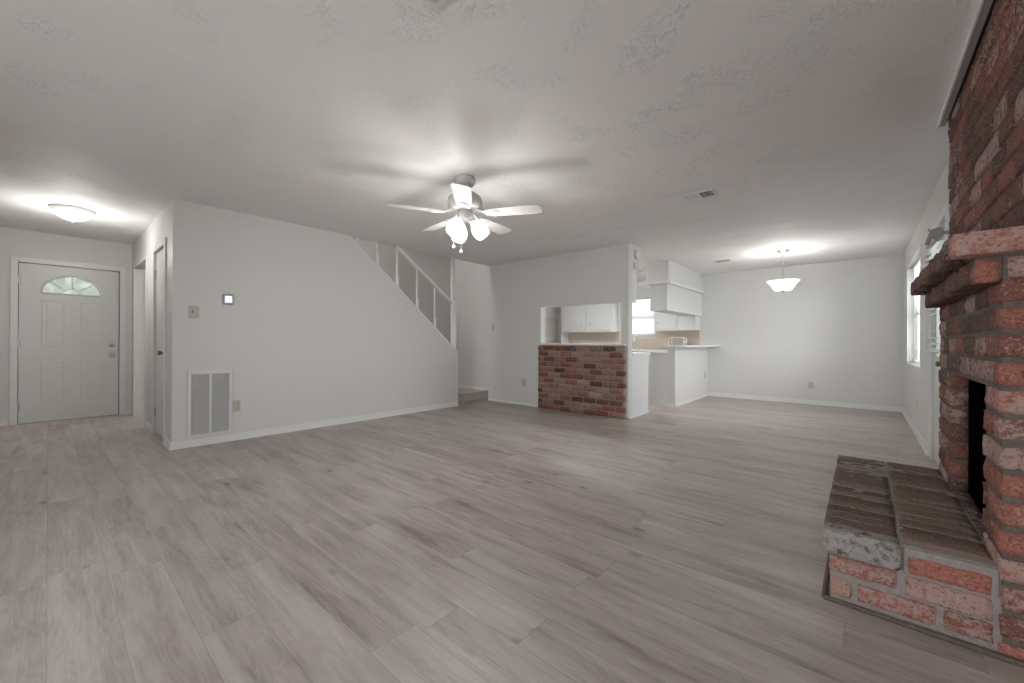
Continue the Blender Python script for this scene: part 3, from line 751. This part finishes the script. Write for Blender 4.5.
# hearth
he = obj('hearth_mortar', (lambda b_: (box(b_, -.098, XC + .01, 2.119, 3.53, 0, .205, .004), box(b_, -.105, XC + .01, 2.128, 3.535, .20, .2965, .004), box(b_, .118, XC + .0, 2.114, 2.18, .19, .293, .006), b_)[-1])(B()), M['mortar_light'], fp)
bm = B(); y = 2.185; k = 0; ps = (3.555 - 2.185) / 16
while k < 16:
    for c0, c1 in ((-.122, .108), (.119, .352)):
        brick(bm, c0, c1, y, y + ps - .008, .215, .300 + random.uniform(-.002, .002), t0=.2, t1=.9, wm=.8, cell=.018, amp=.0035, jit=.0022, rnd=.003)
    y += ps; k += 1
for k in range(8): brick(bm, XC + .0, XC + .062, FO[0] + .01 + k * .098, FO[0] + .10 + k * .098, .23, .296, tone=random.uniform(0, .5), wash=random.random() * .7, cell=.03, amp=.003)
brick(bm, .119, .352, 2.15, 2.18, .24, .297, tone=.5, wash=.6)
obj('hearth_top', bm, M['topbrick'], fp)
bm = B(); brick(bm, -.122, .112, 2.085, 2.178, .203, .302, tone=.35, wash=.72, cell=.014, amp=.006, rnd=.012, jit=0)
o = obj('corner_brick', bm, M['charbrick'], fp); o['label'] = 'charred whitewashed corner brick'
bm = B()
for x0, x1, z0, z1, tn, ws in ((.130, .335, .200, .268, .80, .12), (.124, .338, .113, .187, .88, .78), (-.100, .100, .128, .196, .76, .62),
                               (-.098, -.032, .035, .103, 1.0, .35), (-.012, .205, .035, .103, .78, .62), (.222, .338, .035, .103, .62, .55)):
    brick(bm, x0, x1, 2.108, 2.20, z0, z1, tone=tn, wash=ws, cell=.012, amp=.005, rnd=.009, jit=0)
for r in range(2):
    for q in range(7):
        y0 = 2.21 + q * .2; brick(bm, -.105, .0, y0 - .05 * (r % 2), y0 + .185 - .05 * (r % 2) if q < 6 else 3.535, .03 + r * .09, .105 + r * .09, cell=.03)
obj('hearth_face', bm, M['brick'], fp)
bm = B(); tube(bm, [(-.118, 2.118, .008), (XC + .2, 2.098, .008)], .010, 8); tube(bm, [(-.118, 2.118, .008), (-.118, 3.54, .008)], .010, 8)
obj('shoe_moulding', bm, M['mortar'], fp)
# board along the ceiling in front of the brick
struct('trim_8', box(B(), .351, .359, YU - .3, 3.655, H - .030, H), M['trim'])  # white bead stands in for the board's lit edge
struct('trim_10', box(B(), .359, .386, YU - .3, 3.655, H - .024, H), M['shaded_board'])  # grey stands in for the board's shaded underside
struct('trim_shadow_gap', box(B(), .386, .404, YU - .3, 3.64, H - .004, H), M['slot'])  # dark strip painted in for the shadow between board and brick

# ------------------------------------------------------------------ brick bar
ba = thing('breakfast_bar', 'orange brick bar front with a pale ledge below the pass-through', 'bar', (-3.24, 5.22, 0))
bm = B(); n_ = 12; pz = 1.008 / n_
for i in range(n_):
    course_x(bm, -3.955, -2.466, 5.192, 5.252, i * pz + .004, (i + 1) * pz - .009, off=(i % 2) * .5 + random.uniform(-.04, .04), L=.196, gap=.014, cell=.034, amp=.004, rnd=.006, t0=.0, t1=1, wm=1.15)
bf = obj('brick_front', bm, M['barbrick'], ba)
obj('bar_mortar', box(B(), -3.950, -2.472, 5.203, YK - .001, 0, 1.008), M['mortar_pink'], bf)
bm = B(); box(bm, -3.985, -2.455, 5.165, YK + .0, 1.012, 1.041, .004); box(bm, PT[0] + .002, PT[1] - .002, YK - .03, YK + .16, 1.0125, 1.0405)
obj('ledge', bm, M['counter'], ba)

# ------------------------------------------------------------------ kitchen
def cabinet_y(name, label, x0, x1, y_front, y_back, z0, z1, doors, cat='cabinet', group=None, knob_low=True):
    """wall cabinet whose doors face -y; doors = list of (xa, xb, knob_x)"""
    t = thing(name, label, cat, ((x0 + x1) / 2, y_back, z0), group)
    obj('body', box(B(), x0, x1, y_front, y_back, z0, z1, .002), M['cabinet'], t)
    for xa, xb, kx in doors:
        bm = B(); box(bm, xa, xb, y_front - .018, y_front - .001, z0 + .035, z1 - .03, .006)
        dd = obj('door', bm, M['cabinet'], t)
        if kx is not None:
            b2 = B(); zk = z0 + .17 if knob_low else z1 - .1
            lathe(b2, [(0, 0), (.007, 0), (.007, .012), (.015, .018), (.012, .028), (0, .03)], (kx, y_front - .018, zk), AX['y'] @ Matrix.Scale(-1, 4, (0, 0, 1)), 14, False)
            obj('knob', b2, M['nickel'], dd, True)
    return t
cabinet_y('wall_cabinet', 'white two-door wall cabinet seen through the pass-through, left of the kitchen window', -5.62, -4.27, 8.35, YD - .001, 1.30, 2.35,
          [(-5.57, -4.935, -5.05), (-4.895, -4.33, -4.82)])
cabinet_y('wall_cabinet', 'white wall cabinet with one knob right of the kitchen window', -3.30, -2.83, 8.35, YD - .001, 1.305, 2.35, [(-3.27, -2.86, -3.22)])
tag(obj('corner_cabinet', box(B(), -2.825, -2.486, 8.36, YD - .001, 1.315, 1.597, .003), M['cabinet']), 'plain white cabinet end tucked under the hanging peninsula cabinet', 'cabinet')
t = thing('wall_cabinet', 'white cabinet above the cream panel at the far left of the pass-through view', 'cabinet', (-6.1, 8.1, 1.67))
obj('body', box(B(), -6.279, -5.97, 7.45, 8.66, 1.67, 2.35, .002), M['cabinet'], t)
for a, b, kk in ((7.5, 8.05, 8.0), (8.09, 8.62, 8.52)):
    dd = obj('door', box(B(), -5.97, -5.952, a, b, 1.72, 2.32, .006), M['cabinet'], t)
    b2 = B(); lathe(b2, [(0, 0), (.007, 0), (.007, .012), (.015, .018), (.012, .028), (0, .03)], (-5.952, kk, 1.86), AX['x'], 14, False); obj('knob', b2, M['nickel'], dd, True)
tag(obj('alcove_panel', box(B(), -5.66, -5.632, 8.345, YD - .001, 0, H - .002, .002), M['cabinet']), 'tall narrow white side panel left of the two-door cabinet in the kitchen', 'panel')
struct('wall_alcove', box(B(), -6.0, -5.972, 7.4, YD, 0, 1.665), M['cream'])
struct('trim_9', box(B(), -5.972, -5.955, 7.4, YD - .01, 1.135, 1.165), M['trim'])
# hanging cabinet over the peninsula
t = thing('hanging_cabinet', 'white cabinet hanging from the soffit above the peninsula', 'cabinet', (-2.6, 7.6, 1.6))
obj('body', box(B(), -2.74, -2.455, 6.75, YD - .001, 1.60, 2.045, .003), M['cabinet'], t)
obj('shelf_ledge', box(B(), -2.94, -2.385, 6.70, YD - .001, 2.046, 2.084, .004), M['trim'], t)
# base cabinets and counters
def base_unit(name, label, x0, x1, y0, y1, z1=.872):
    t = thing(name, label, 'cabinet', ((x0 + x1) / 2, (y0 + y1) / 2, 0))
    obj('body', box(B(), x0, x1, y0, y1, 0, z1, .003), M['cabinet'], t)
    return t
t = base_unit('base_cabinet', 'white base cabinet end beside the brick bar', -4.6, -2.445, YK + .121, 5.955)
for k in range(3): obj('door', box(B(), -4.55 + k * .7, -3.9 + k * .7, 5.956, 5.974, .12, .83, .005), M['cabinet'], t)
obj('base_trim', box(B(), -2.444, -2.43, YK + .121, 5.96, 0, .03), M['trim'], t)
ct = tag(obj('countertop', box(B(), -4.6, -2.425, YK + .121, 5.985, .874, .91, .006), M['counter']), 'pale countertop on the base cabinet behind the brick bar', 'countertop')
t = base_unit('base_cabinet', 'beige base cabinet on the kitchen side of the peninsula', -2.79, -2.480, 6.845, YD - .645)
for k in range(2): obj('door', box(B(), -2.808, -2.791, 6.88 + k * .58, 7.43 + k * .58, .12, .83, .005), M['cabinet'], t)
tag(obj('countertop', box(B(), -2.82, -2.480, 6.82, YD - .65, .874, .91, .006), M['counter']), 'low pale countertop on the kitchen side of the peninsula', 'countertop')
t = base_unit('base_cabinet', 'white base cabinets along the back kitchen wall under the window', -5.62, -2.482, 8.07, YD - .013)
for k in range(5): obj('door', box(B(), -5.6 + k * .62, -5.02 + k * .62, 8.052, 8.069, .12, .83, .005), M['cabinet'], t)
tag(obj('countertop', box(B(), -5.62, -2.482, 8.035, YD - .013, .874, .91, .006), M['counter']), 'pale countertop along the back kitchen wall', 'countertop')
# bar top on the peninsula, with a rounded corner
bm = B(); cy = 7.02
pts = [(-2.50, 6.79), (-2.34, 6.79)] + [(-2.34 + .235 * math.sin(a), 7.03 - .24 * math.cos(a)) for a in [PI / 2 * i / 8 for i in range(1, 9)]] + [(-2.105, YD - .001), (-2.50, YD - .001)]
prism(bm, pts, 'z', .987, 1.012)
tag(obj('bar_top', bm, M['counter']), 'white bar top with rounded corner on the peninsula half wall', 'countertop')
# faucet on the back counter
t = thing('faucet', 'chrome gooseneck faucet on the counter under the kitchen window', 'faucet', (-3.74, 8.5, .91))
obj('base', lathe(B(), [(0, .91), (.05, .91), (.045, .92), (.018, .935), (.015, .96), (0, .96)], (-3.74, 8.5, 0), None, 18, False), M['chrome'], t, True)
obj('spout', tube(B(), [(-3.74, 8.5, .95), (-3.74, 8.5, 1.12)] + [(-3.74, 8.5 - .08 + .08 * math.cos(a), 1.12 + .08 * math.sin(a)) for a in [PI * i / 10 for i in range(1, 11)]] + [(-3.74, 8.34, 1.07)], .012, 10), M['chrome'], t, True)
obj('handle', tube(B(), [(-3.68, 8.5, .93), (-3.66, 8.5, .98), (-3.62, 8.49, 1.02)], .009, 8), M['chrome'], t, True)
# dish rack on the kitchen counter
t = thing('dish_rack', 'white round-cornered dish rack on the back counter beside the peninsula', 'rack', (-2.86, 8.45, .91))
def rrect(y, x0, x1, z0, z1, r=.05):
    p = []
    for cx, cz, a0 in ((x1 - r, z1 - r, 0), (x0 + r, z1 - r, 90)):
        p += [(cx + r * math.cos(math.radians(a0 + k * 18)), y, cz + r * math.sin(math.radians(a0 + k * 18))) for k in range(6)]
    return [(x1, y, z0)] + p + [(x0, y, z0)]
RX0, RX1 = -3.0, -2.70
for y in (8.36, 8.52): obj('end_frame', tube(B(), rrect(y, RX0, RX1, .925, 1.165), .009, 8), M['plate'], t, True)
bm = B(); 
for z in (.93, 1.0, 1.07): tube(bm, [(RX0, 8.36, z), (RX0, 8.52, z)], .005, 6); tube(bm, [(RX1, 8.36, z), (RX1, 8.52, z)], .005, 6)
for k in range(9): x = RX0 + (RX1 - RX0) * k / 8; tube(bm, [(x, 8.36, .925), (x, 8.52, .925)], .004, 6); tube(bm, [(x, 8.52, .925), (x, 8.52, 1.12)], .003, 6)
obj('wires', bm, M['plate'], t)
obj('tray', box(B(), RX0 - .01, RX1 + .01, 8.35, 8.53, .911, .922, .004), M['louver'], t)
obj('back_panel', box(B(), RX0 + .015, RX1 - .015, 8.524, 8.53, .93, 1.13), M['louver'], t)
bm = B(); 
for k in range(5): box(bm, RX0 + .03, RX1 - .03, 8.518, 8.523, .965 + k * .034, .975 + k * .034)
obj('slats', bm, M['silver'], t)

# ------------------------------------------------------------------ wall fittings
def plate_x(name, label, cat, x, y, z, s, wd=.072, ht=.118, kind='outlet', mat='plate'):
    t = thing(name, label, cat, (x, y, z)); a, b = sorted((x + s * .0003, x + s * .006))
    obj('cover_plate', box(B(), a, b, y - wd / 2, y + wd / 2, z - ht / 2, z + ht / 2, .002), M[mat], t)
    if kind == 'outlet':
        for dz in (-.026, .026):
            bm = B(); a, b = sorted((x + s * .006, x + s * .008)); box(bm, a, b, y - .017, y + .017, z + dz - .014, z + dz + .014, .0008); r = obj('receptacle', bm, M[mat], t)
            bm = B(); a, b = sorted((x + s * .008, x + s * .0086)); box(bm, a, b, y - .008, y - .005, z + dz - .004, z + dz + .006); box(bm, a, b, y + .005, y + .008, z + dz - .004, z + dz + .006); obj('slot', bm, M['slot'], r)
    elif kind == 'switch':
        a, b = sorted((x + s * .006, x + s * .022)); obj('toggle', box(B(), a, b, y - .005, y + .005, z - .004, z + .012, .001), M['plate'], t)
        a, b = sorted((x + s * .006, x + s * .0066)); obj('slot', box(B(), a, b, y - .014, y - .007, z - .008, z + .010), M['slot'], t)
    return t
def plate_y(name, label, cat, y, x, z, wd=.072, ht=.118, kind='outlet', mat='plate'):
    t = thing(name, label, cat, (x, y, z))
    obj('cover_plate', box(B(), x - wd / 2, x + wd / 2, y - .006, y - .0003, z - ht / 2, z + ht / 2, .002), M[mat], t)
    if kind == 'outlet':
        for dz in (-.026, .026):
            r = obj('receptacle', box(B(), x - .017, x + .017, y - .008, y - .006, z + dz - .014, z + dz + .014, .0008), M[mat], t)
            bm = B(); box(bm, x - .008, x - .005, y - .0086, y - .008, z + dz - .004, z + dz + .006); box(bm, x + .005, x + .008, y - .0086, y - .008, z + dz - .004, z + dz + .006); obj('slot', bm, M['slot'], r)
    else:
        obj('toggle', box(B(), x - .005, x + .005, y - .022, y - .006, z - .004, z + .012, .001), M['plate'], t)
    return t
plate_x('wall_outlet', 'small outlet low on the staircase wall beside the return air grille', 'outlet', XS, 1.322, .362, 1, mat='almond')
plate_x('light_switch', 'beige light switch plate on the staircase wall near its left corner', 'switch', XS, .955, 1.345, 1, .084, .124, 'switch', 'almond')
plate_y('light_switch', 'light switch on the wall between the stairs and the pass-through', 'switch', YK, -5.03, 1.325, kind='switch', mat='almond')
plate_y('wall_outlet', 'outlet low on the wall just left of the brick bar', 'outlet', YK, -4.302, .375, mat='almond')
plate_y('wall_outlet', 'outlet low on the dining room back wall below the pendant', 'outlet', YD, -.672, .337, mat='almond')
plate_x('wall_outlet', 'outlet low on the right wall under the dining window', 'outlet', XR, 6.67, .355, -1)
plate_x('wall_outlet', 'outlet on the white peninsula half wall near the dining wall', 'outlet', -2.348, 8.52, .43, 1, mat='almond')
t = thing('thermostat', 'small silver-framed thermostat with lit white screen on the staircase wall', 'thermostat', (XS, 1.24, 1.494))
obj('housing', box(B(), XS + .0003, XS + .022, 1.24 - .047, 1.24 + .047, 1.494 - .055, 1.494 + .055, .006), M['silver'], t)
obj('screen', box(B(), XS + .022, XS + .024, 1.24 - .030, 1.24 + .034, 1.494 - .036, 1.494 + .036, .0008), M['screen'], t)
# return air grille
t = thing('air_return_grille', 'tall white return air grille with two louvred halves on the staircase wall', 'vent', (XS, 1.093, .085))
y0, y1, z0, z1 = .907, 1.28, .088, .748; f = .028; x = XS
bm = B(); box(bm, x, x + .021, y0, y0 + f, z0, z1, .003); box(bm, x, x + .021, y1 - f, y1, z0, z1, .003); box(bm, x, x + .021, y0 + f, y1 - f, z0, z0 + f, .003); box(bm, x, x + .021, y0 + f, y1 - f, z1 - f, z1, .003)
box(bm, x, x + .006, y0 - .012, y1 + .012, z0 - .008, z0 + .002); box(bm, x, x + .006, y0 - .012, y0, z0, z1 + .01); box(bm, x, x + .006, y1, y1 + .012, z0, z1 + .01); box(bm, x, x + .006, y0 - .012, y1 + .012, z1, z1 + .01)
obj('frame', bm, M['grille'], t)
ym = (y0 + y1) / 2
obj('mullion', box(B(), x, x + .013, ym - .011, ym + .011, z0 + f, z1 - f, .002), M['grille'], t)
for a, b in ((y0 + f, ym - .011), (ym + .011, y1 - f)):
    bm = B(); box(bm, x + .0005, x + .002, a, b, z0 + f, z1 - f); nn = 40
    for k in range(nn):
        z = z0 + f + .007 + k * (z1 - z0 - 2 * f - .01) / nn
        prism(bm, [(x + .002, z + .008), (x + .011, z - .001), (x + .0118, z + .001), (x + .003, z + .010)], 'y', a, b)
    obj('louvres', bm, M['louver'], t)
# detector and bracket on the end face above the base cabinet
t = thing('smoke_detector', 'round white smoke detector near the ceiling on the kitchen wall end', 'detector', (-2.443, 5.50, 2.31))
obj('base', lathe(B(), [(0, 0), (.066, 0), (.066, .012), (0, .012)], (-2.4432, 5.50, 2.31), AX['x'], 28, False), M['louver'], t)
obj('cover', lathe(B(), [(0, .012), (.062, .012), (.060, .030), (.045, .040), (.02, .043), (0, .043)], (-2.443, 5.50, 2.31), AX['x'], 28, False), M['plate'], t, True)
t = thing('wall_bracket', 'small white wall bracket with a thin arm below the smoke detector', 'bracket', (-2.443, 5.43, 2.13))
obj('bracket_plate', box(B(), -2.4428, -2.43, 5.405, 5.455, 2.10, 2.19, .003), M['louver'], t)
obj('arm', tube(B(), [(-2.43, 5.44, 2.16), (-2.41, 5.55, 2.115), (-2.41, 5.79, 2.105)], .010, 8), M['plate'], t)
tag(obj('valance_block', box(B(), -2.56, -2.4435, YK + .1205, 5.52, 1.63, 2.089, .003), M['cabinet']), 'narrow white valance block on the kitchen side of the wall end', 'valance')

# ------------------------------------------------------------------ ceiling fan
FC = Vector((-2.53, 2.30, 0)); fx, fy = FC.x, FC.y
fan = thing('ceiling_fan', 'white five-blade ceiling fan with a lit three-shade light kit', 'fan', (fx, fy, H))
obj('canopy', lathe(B(), [(0, H), (.080, H), (.085, H - .012), (.085, H - .035), (.072, H - .062), (.035, H - .078), (0, H - .078)], (fx, fy, 0), None, 32, False), M['fan'], fan, True)
obj('downrod', tube(B(), [(fx, fy, H - .06), (fx, fy, 2.27)], .013, 12), M['fan'], fan, True)
obj('motor_housing', lathe(B(), [(0, 2.31), (.05, 2.31), (.10, 2.30), (.138, 2.27), (.148, 2.235), (.145, 2.20), (.128, 2.175), (.11, 2.165), (0, 2.165)], (fx, fy, 0), None, 40, False), M['fanmetal'], fan, True)
bm = B()
for k in range(20):
    a = 2 * PI * k / 20; c, s_ = math.cos(a), math.sin(a)
    tube(bm, [(fx + .137 * c, fy + .137 * s_, 2.20), (fx + .124 * c, fy + .124 * s_, 2.178)], .007, 6)
tube(bm, [(fx + .137 * math.cos(2 * PI * k / 40), fy + .137 * math.sin(2 * PI * k / 40), 2.20) for k in range(41)], .006, 6)
obj('housing_fins', bm, M['fan'], fan)
obj('switch_housing', lathe(B(), [(0, 2.165), (.062, 2.165), (.066, 2.15), (.066, 2.105), (.058, 2.085), (.03, 2.078), (0, 2.078)], (fx, fy, 0), None, 32, False), M['fan'], fan, True)
ZBl = 2.132
def blade_bm(ph):
    bm = B(); out = []
    L0, L1 = .175, .650
    prof = [(L0, .045), (.26, .058), (.36, .066), (.50, .071), (.61, .071), (.636, .067), (.647, .056), (L1, .045)]
    up = [(r_, w_) for r_, w_ in prof]; dn = [(r_, -w_) for r_, w_ in prof[::-1]]
    tilt = math.radians(-10)
    def P(r_, w_, t_): return (r_, w_ * math.cos(tilt) - t_ * math.sin(tilt), w_ * math.sin(tilt) + t_ * math.cos(tilt) + ZBl)
    top = [bm.verts.new(P(r_, w_, .003)) for r_, w_ in up + dn]; bot = [bm.verts.new(P(r_, w_, -.003)) for r_, w_ in up + dn]
    bm.faces.new(top); bm.faces.new(bot[::-1]); n_ = len(top)
    for i in range(n_): bm.faces.new((top[i], bot[i], bot[(i + 1) % n_], top[(i + 1) % n_]))
    bmesh.ops.recalc_face_normals(bm, faces=bm.faces)
    bm.transform(Matrix.Translation((fx, fy, 0)) @ Matrix.Rotation(ph, 4, 'Z'))
    return bm
def iron_bm(ph):
    bm = B()
    tube(bm, [(.10, 0, 2.172), (.15, 0, 2.150), (.20, 0, ZBl - .004)], [.014, .012, .010], 8)
    loop = [(.20 + .075 * (1 - math.cos(a)) / 2 * 1.3, .040 * math.sin(a) , ZBl - .006 - .040 * math.sin(a) * .23) for a in [2 * PI * i / 16 for i in range(17)]]
    tube(bm, loop, .006, 6)
    bm.transform(Matrix.Translation((fx, fy, 0)) @ Matrix.Rotation(ph, 4, 'Z'))
    return bm
for k in range(5):
    ph = math.radians(27 + 72 * k)
    bl_ = obj('blade', blade_bm(ph), M['fan'], fan)
    obj('blade_iron', iron_bm(ph), M['fan'], bl_, True)
def shade_prof(): return [(.022, 0), (.030, -.012), (.046, -.035), (.058, -.065), (.062, -.095), (.058, -.122), (.050, -.140), (.047, -.140), (.055, -.12), (.058, -.095), (.054, -.066), (.042, -.037), (.026, -.014), (.018, 0)]
cam_dir = math.atan2(-fy, -fx)
for k in range(3):
    a = cam_dir + math.radians(-38 + 120 * k)
    c, s_ = math.cos(a), math.sin(a)
    tilt = Matrix.Rotation(a, 4, 'Z') @ Matrix.Rotation(math.radians(-38), 4, 'Y')
    base = Vector((fx + .07 * c, fy + .07 * s_, 2.068))
    obj('light_arm', tube(B(), [(fx + .03 * c, fy + .03 * s_, 2.075), tuple(base)], .018, 10), M['fan'], fan, True)
    sh = obj('lamp_shade', lathe(B(), [(r_ * 1.12, z_ * 1.08) for r_, z_ in shade_prof()], base, tilt, 24, False), M['shade'], fan, True)
    l = bpy.data.lights.new('fan_bulb', 'POINT'); l.energy = 7.5; l.color = (1, .97, .93); l.shadow_soft_size = .10
    lo_ = bpy.data.objects.new('fan_bulb', l); C.objects.link(lo_); lo_.location = Vector((base + (tilt @ Vector((0, 0, -.30))))) - PLOC[fan.name]; lo_.parent = fan
for dx, dy, zb in ((-.045, -.085, 1.865), (.015, -.055, 1.822)):
    pc = obj('pull_chain', tube(B(), [(fx + dx, fy + dy, 2.085), (fx + dx, fy + dy, zb)], .0022, 6), M['nickel'], fan)
    obj('chain_pull', sphere(B(), (fx + dx, fy + dy, zb - .012), .014, 12, 1.1), M['fan'], pc, True)

# ------------------------------------------------------------------ pendant and foyer light
px, py = -.897, 7.176
pd = thing('pendant_light', 'lit white bowl pendant light on a nickel chain in the dining area', 'pendant light', (px, py, H))
obj('canopy', lathe(B(), [(0, H), (.088, H), (.085, H - .008), (.05, H - .03), (.015, H - .04), (0, H - .04)], (px, py, 0), None, 28, False), M['nickel'], pd, True)
bm = B(); z = H - .045; k = 0
while z > 2.30:
    lp = [(.010 * math.cos(a), 0, .019 * math.sin(a)) for a in [2 * PI * i / 10 for i in range(11)]]
    rz = Matrix.Rotation(PI / 2 * (k % 2), 3, 'Z'); tube(bm, [rz @ Vector(p) + Vector((px, py, z - .014)) for p in lp], .003, 5)
    z -= .030; k += 1
ring = [(px + .022 * math.cos(a), py, 2.265 + .034 * math.sin(a)) for a in [2 * PI * i / 14 for i in range(15)]]
tube(bm, ring, .004, 6)
obj('chain', bm, M['nickel'], pd, True)
obj('stem', tube(B(), [(px, py, 2.235), (px, py, 1.84)], .007, 10), M['nickel'], pd, True)
bw = [(.0, 1.842), (.10, 1.842), (.116, 1.852), (.146, 1.90), (.170, 1.94), (.203, 1.975), (.213, 1.982), (.209, 1.988), (.166, 1.95), (.138, 1.905), (.108, 1.86), (0, 1.853)]
obj('glass_bowl', lathe(B(), bw, (px, py, 0), None, 40, False), M['bowl'], pd, True)
obj('finial', lathe(B(), [(0, 1.815), (.012, 1.82), (.02, 1.832), (.028, 1.843), (0, 1.845)], (px, py, 0), None, 16, False), M['nickel'], pd, True)
l = bpy.data.lights.new('pendant_bulb', 'POINT'); l.energy = 12; l.color = (1, .97, .93); l.shadow_soft_size = .12
o = bpy.data.objects.new('pendant_bulb', l); C.objects.link(o); o.location = (0, 0, 1.96 - H); o.parent = pd

lx, ly = -6.285, .165
fl = thing('flush_light', 'lit white dome flush light on the foyer ceiling near the front door', 'ceiling light', (lx, ly, H))
obj('base_plate', lathe(B(), [(0, H), (.172, H), (.174, H - .01), (.160, H - .028), (.14, H - .034), (0, H - .034)], (lx, ly, 0), None, 40, False), M['louver'], fl, True)
obj('glass_dome', lathe(B(), [(.142, H - .034), (.138, H - .055), (.115, H - .085), (.08, H - .108), (.04, H - .12), (0, H - .124)], (lx, ly, 0), None, 40, False), M['dome'], fl, True)
obj('finial', lathe(B(), [(0, H - .14), (.008, H - .136), (.012, H - .126), (0, H - .12)], (lx, ly, 0), None, 12, False), M['fan'], fl, True)
l = bpy.data.lights.new('foyer_bulb', 'POINT'); l.energy = 15.5; l.color = (1, .97, .93); l.shadow_soft_size = .1
o = bpy.data.objects.new('foyer_bulb', l); C.objects.link(o); o.location = (0, 0, -.34); o.parent = fl

t = thing('kitchen_fill_light', 'added fill light out of view on the kitchen ceiling', 'ceiling light', (-3.9, 6.6, H))  # unseen fixture, added to brighten the kitchen
obj('base_plate', box(B(), -4.5, -3.3, 6.48, 6.72, H - .03, H - .0005, .004), M['fan'], t)
obj('fill_panel', box(B(), -4.48, -3.32, 6.50, 6.70, H - .085, H - .031, .02), M['kitchen_fill'], t)
# ------------------------------------------------------------------ ceiling vents
def ceiling_vent(label, x0, x1, y0, y1, dark):
    t = thing('ceiling_vent', label, 'vent', ((x0 + x1) / 2, (y0 + y1) / 2, H)); f = .022
    bm = B(); box(bm, x0, x1, y0, y0 + f, H - .008, H - .0003, .002); box(bm, x0, x1, y1 - f, y1, H - .008, H - .0003, .002); box(bm, x0, x0 + f, y0 + f, y1 - f, H - .008, H - .0003, .002); box(bm, x1 - f, x1, y0 + f, y1 - f, H - .008, H - .0003, .002)
    obj('frame', bm, M['grille'], t)
    obj('duct', box(B(), x0 + f, x1 - f, y0 + f, y1 - f, H - .0012, H - .0004), M['ductdark'], t)
    bm = B(); n_ = 7
    if dark:
        xm = x0 + (x1 - x0) * .52; box(bm, x0 + f, xm, y0 + f, y1 - f, H - .006, H - .0015)
        for k in range(n_): y = y0 + f + (y1 - y0 - 2 * f) * (k + .5) / n_; prism(bm, [(y - .006, H - .007), (y, H - .0015), (y + .0012, H - .0015), (y - .0048, H - .007)], 'x', xm, x1 - f)
        for k in range(2): x = xm + (x1 - f - xm) * (k + .6) / 2; box(bm, x - .002, x + .002, y0 + f, y1 - f, H - .0068, H - .004)
    else:
        for k in range(n_): y = y0 + f + (y1 - y0 - 2 * f) * (k + .5) / n_; prism(bm, [(y - .006, H - .007), (y, H - .0015), (y + .0012, H - .0015), (y - .0048, H - .007)], 'x', x0 + f, x1 - f)
        box(bm, (x0 + x1) / 2 - .004, (x0 + x1) / 2 + .004, y0 + f, y1 - f, H - .0068, H - .004)
    obj('louvres', bm, M['grille'], t)
    return t
ceiling_vent('white ceiling vent with dark louvres between the fan and the pendant', -1.275, -1.015, 3.89, 4.09, True)
ceiling_vent('smaller far ceiling vent near the kitchen soffit', -1.91, -1.65, 7.34, 7.51, False)
t = thing('ceiling_vent', 'plain white ceiling register cut by the top edge of the picture', 'vent', (-1.22, .93, H))
obj('frame', box(B(), -1.336, -1.10, .82, 1.050, H - .010, H - .0003, .003), M['grille'], t)
obj('louvres', box(B(), -1.31, -1.126, .846, 1.024, H - .014, H - .0102, .002), M['louver'], t)

# ------------------------------------------------------------------ outside
struct('ground', box(B(), -30, 30, -30, 36, -.5, -.13), M['lawn'])
struct('trim_stoop', box(B(), XE - 1.4, XE - .125, -.8, 1.3, -.13, -.02), M['concrete'])
def tree(x, y, h, label):
    t = thing('tree', label, 'tree', (x, y, -.13))
    obj('trunk', tube(B(), [(x, y, -.13), (x + .05, y, h * .4), (x - .05, y + .1, h * .7)], [.11, .08, .05], 8), M['bark'], t)
    bm = B()
    for k in range(700):
        a = random.uniform(0, 2 * PI); e = random.uniform(-1, 1); r_ = random.uniform(.5, 1) * h * .33
        c = Vector((x + r_ * math.cos(a) * math.sqrt(1 - e * e), y + r_ * math.sin(a) * math.sqrt(1 - e * e), h * .72 + r_ * e))
        s_ = random.uniform(.05, .10); u = Vector((random.gauss(0, 1), random.gauss(0, 1), random.gauss(0, 1))).normalized(); v = u.orthogonal().normalized(); nn_ = u.cross(v) * .25
        q = [bm.verts.new(c + u * s_), bm.verts.new(c + v * s_ * .5 + nn_ * s_), bm.verts.new(c - u * s_), bm.verts.new(c - v * s_ * .5 + nn_ * s_)]
        bm.faces.new(q)
    obj('foliage', bm, M['leaf'], t)
tree(-10.6, .05, 3.2, 'green leafy tree seen through the arched glass of the front door')
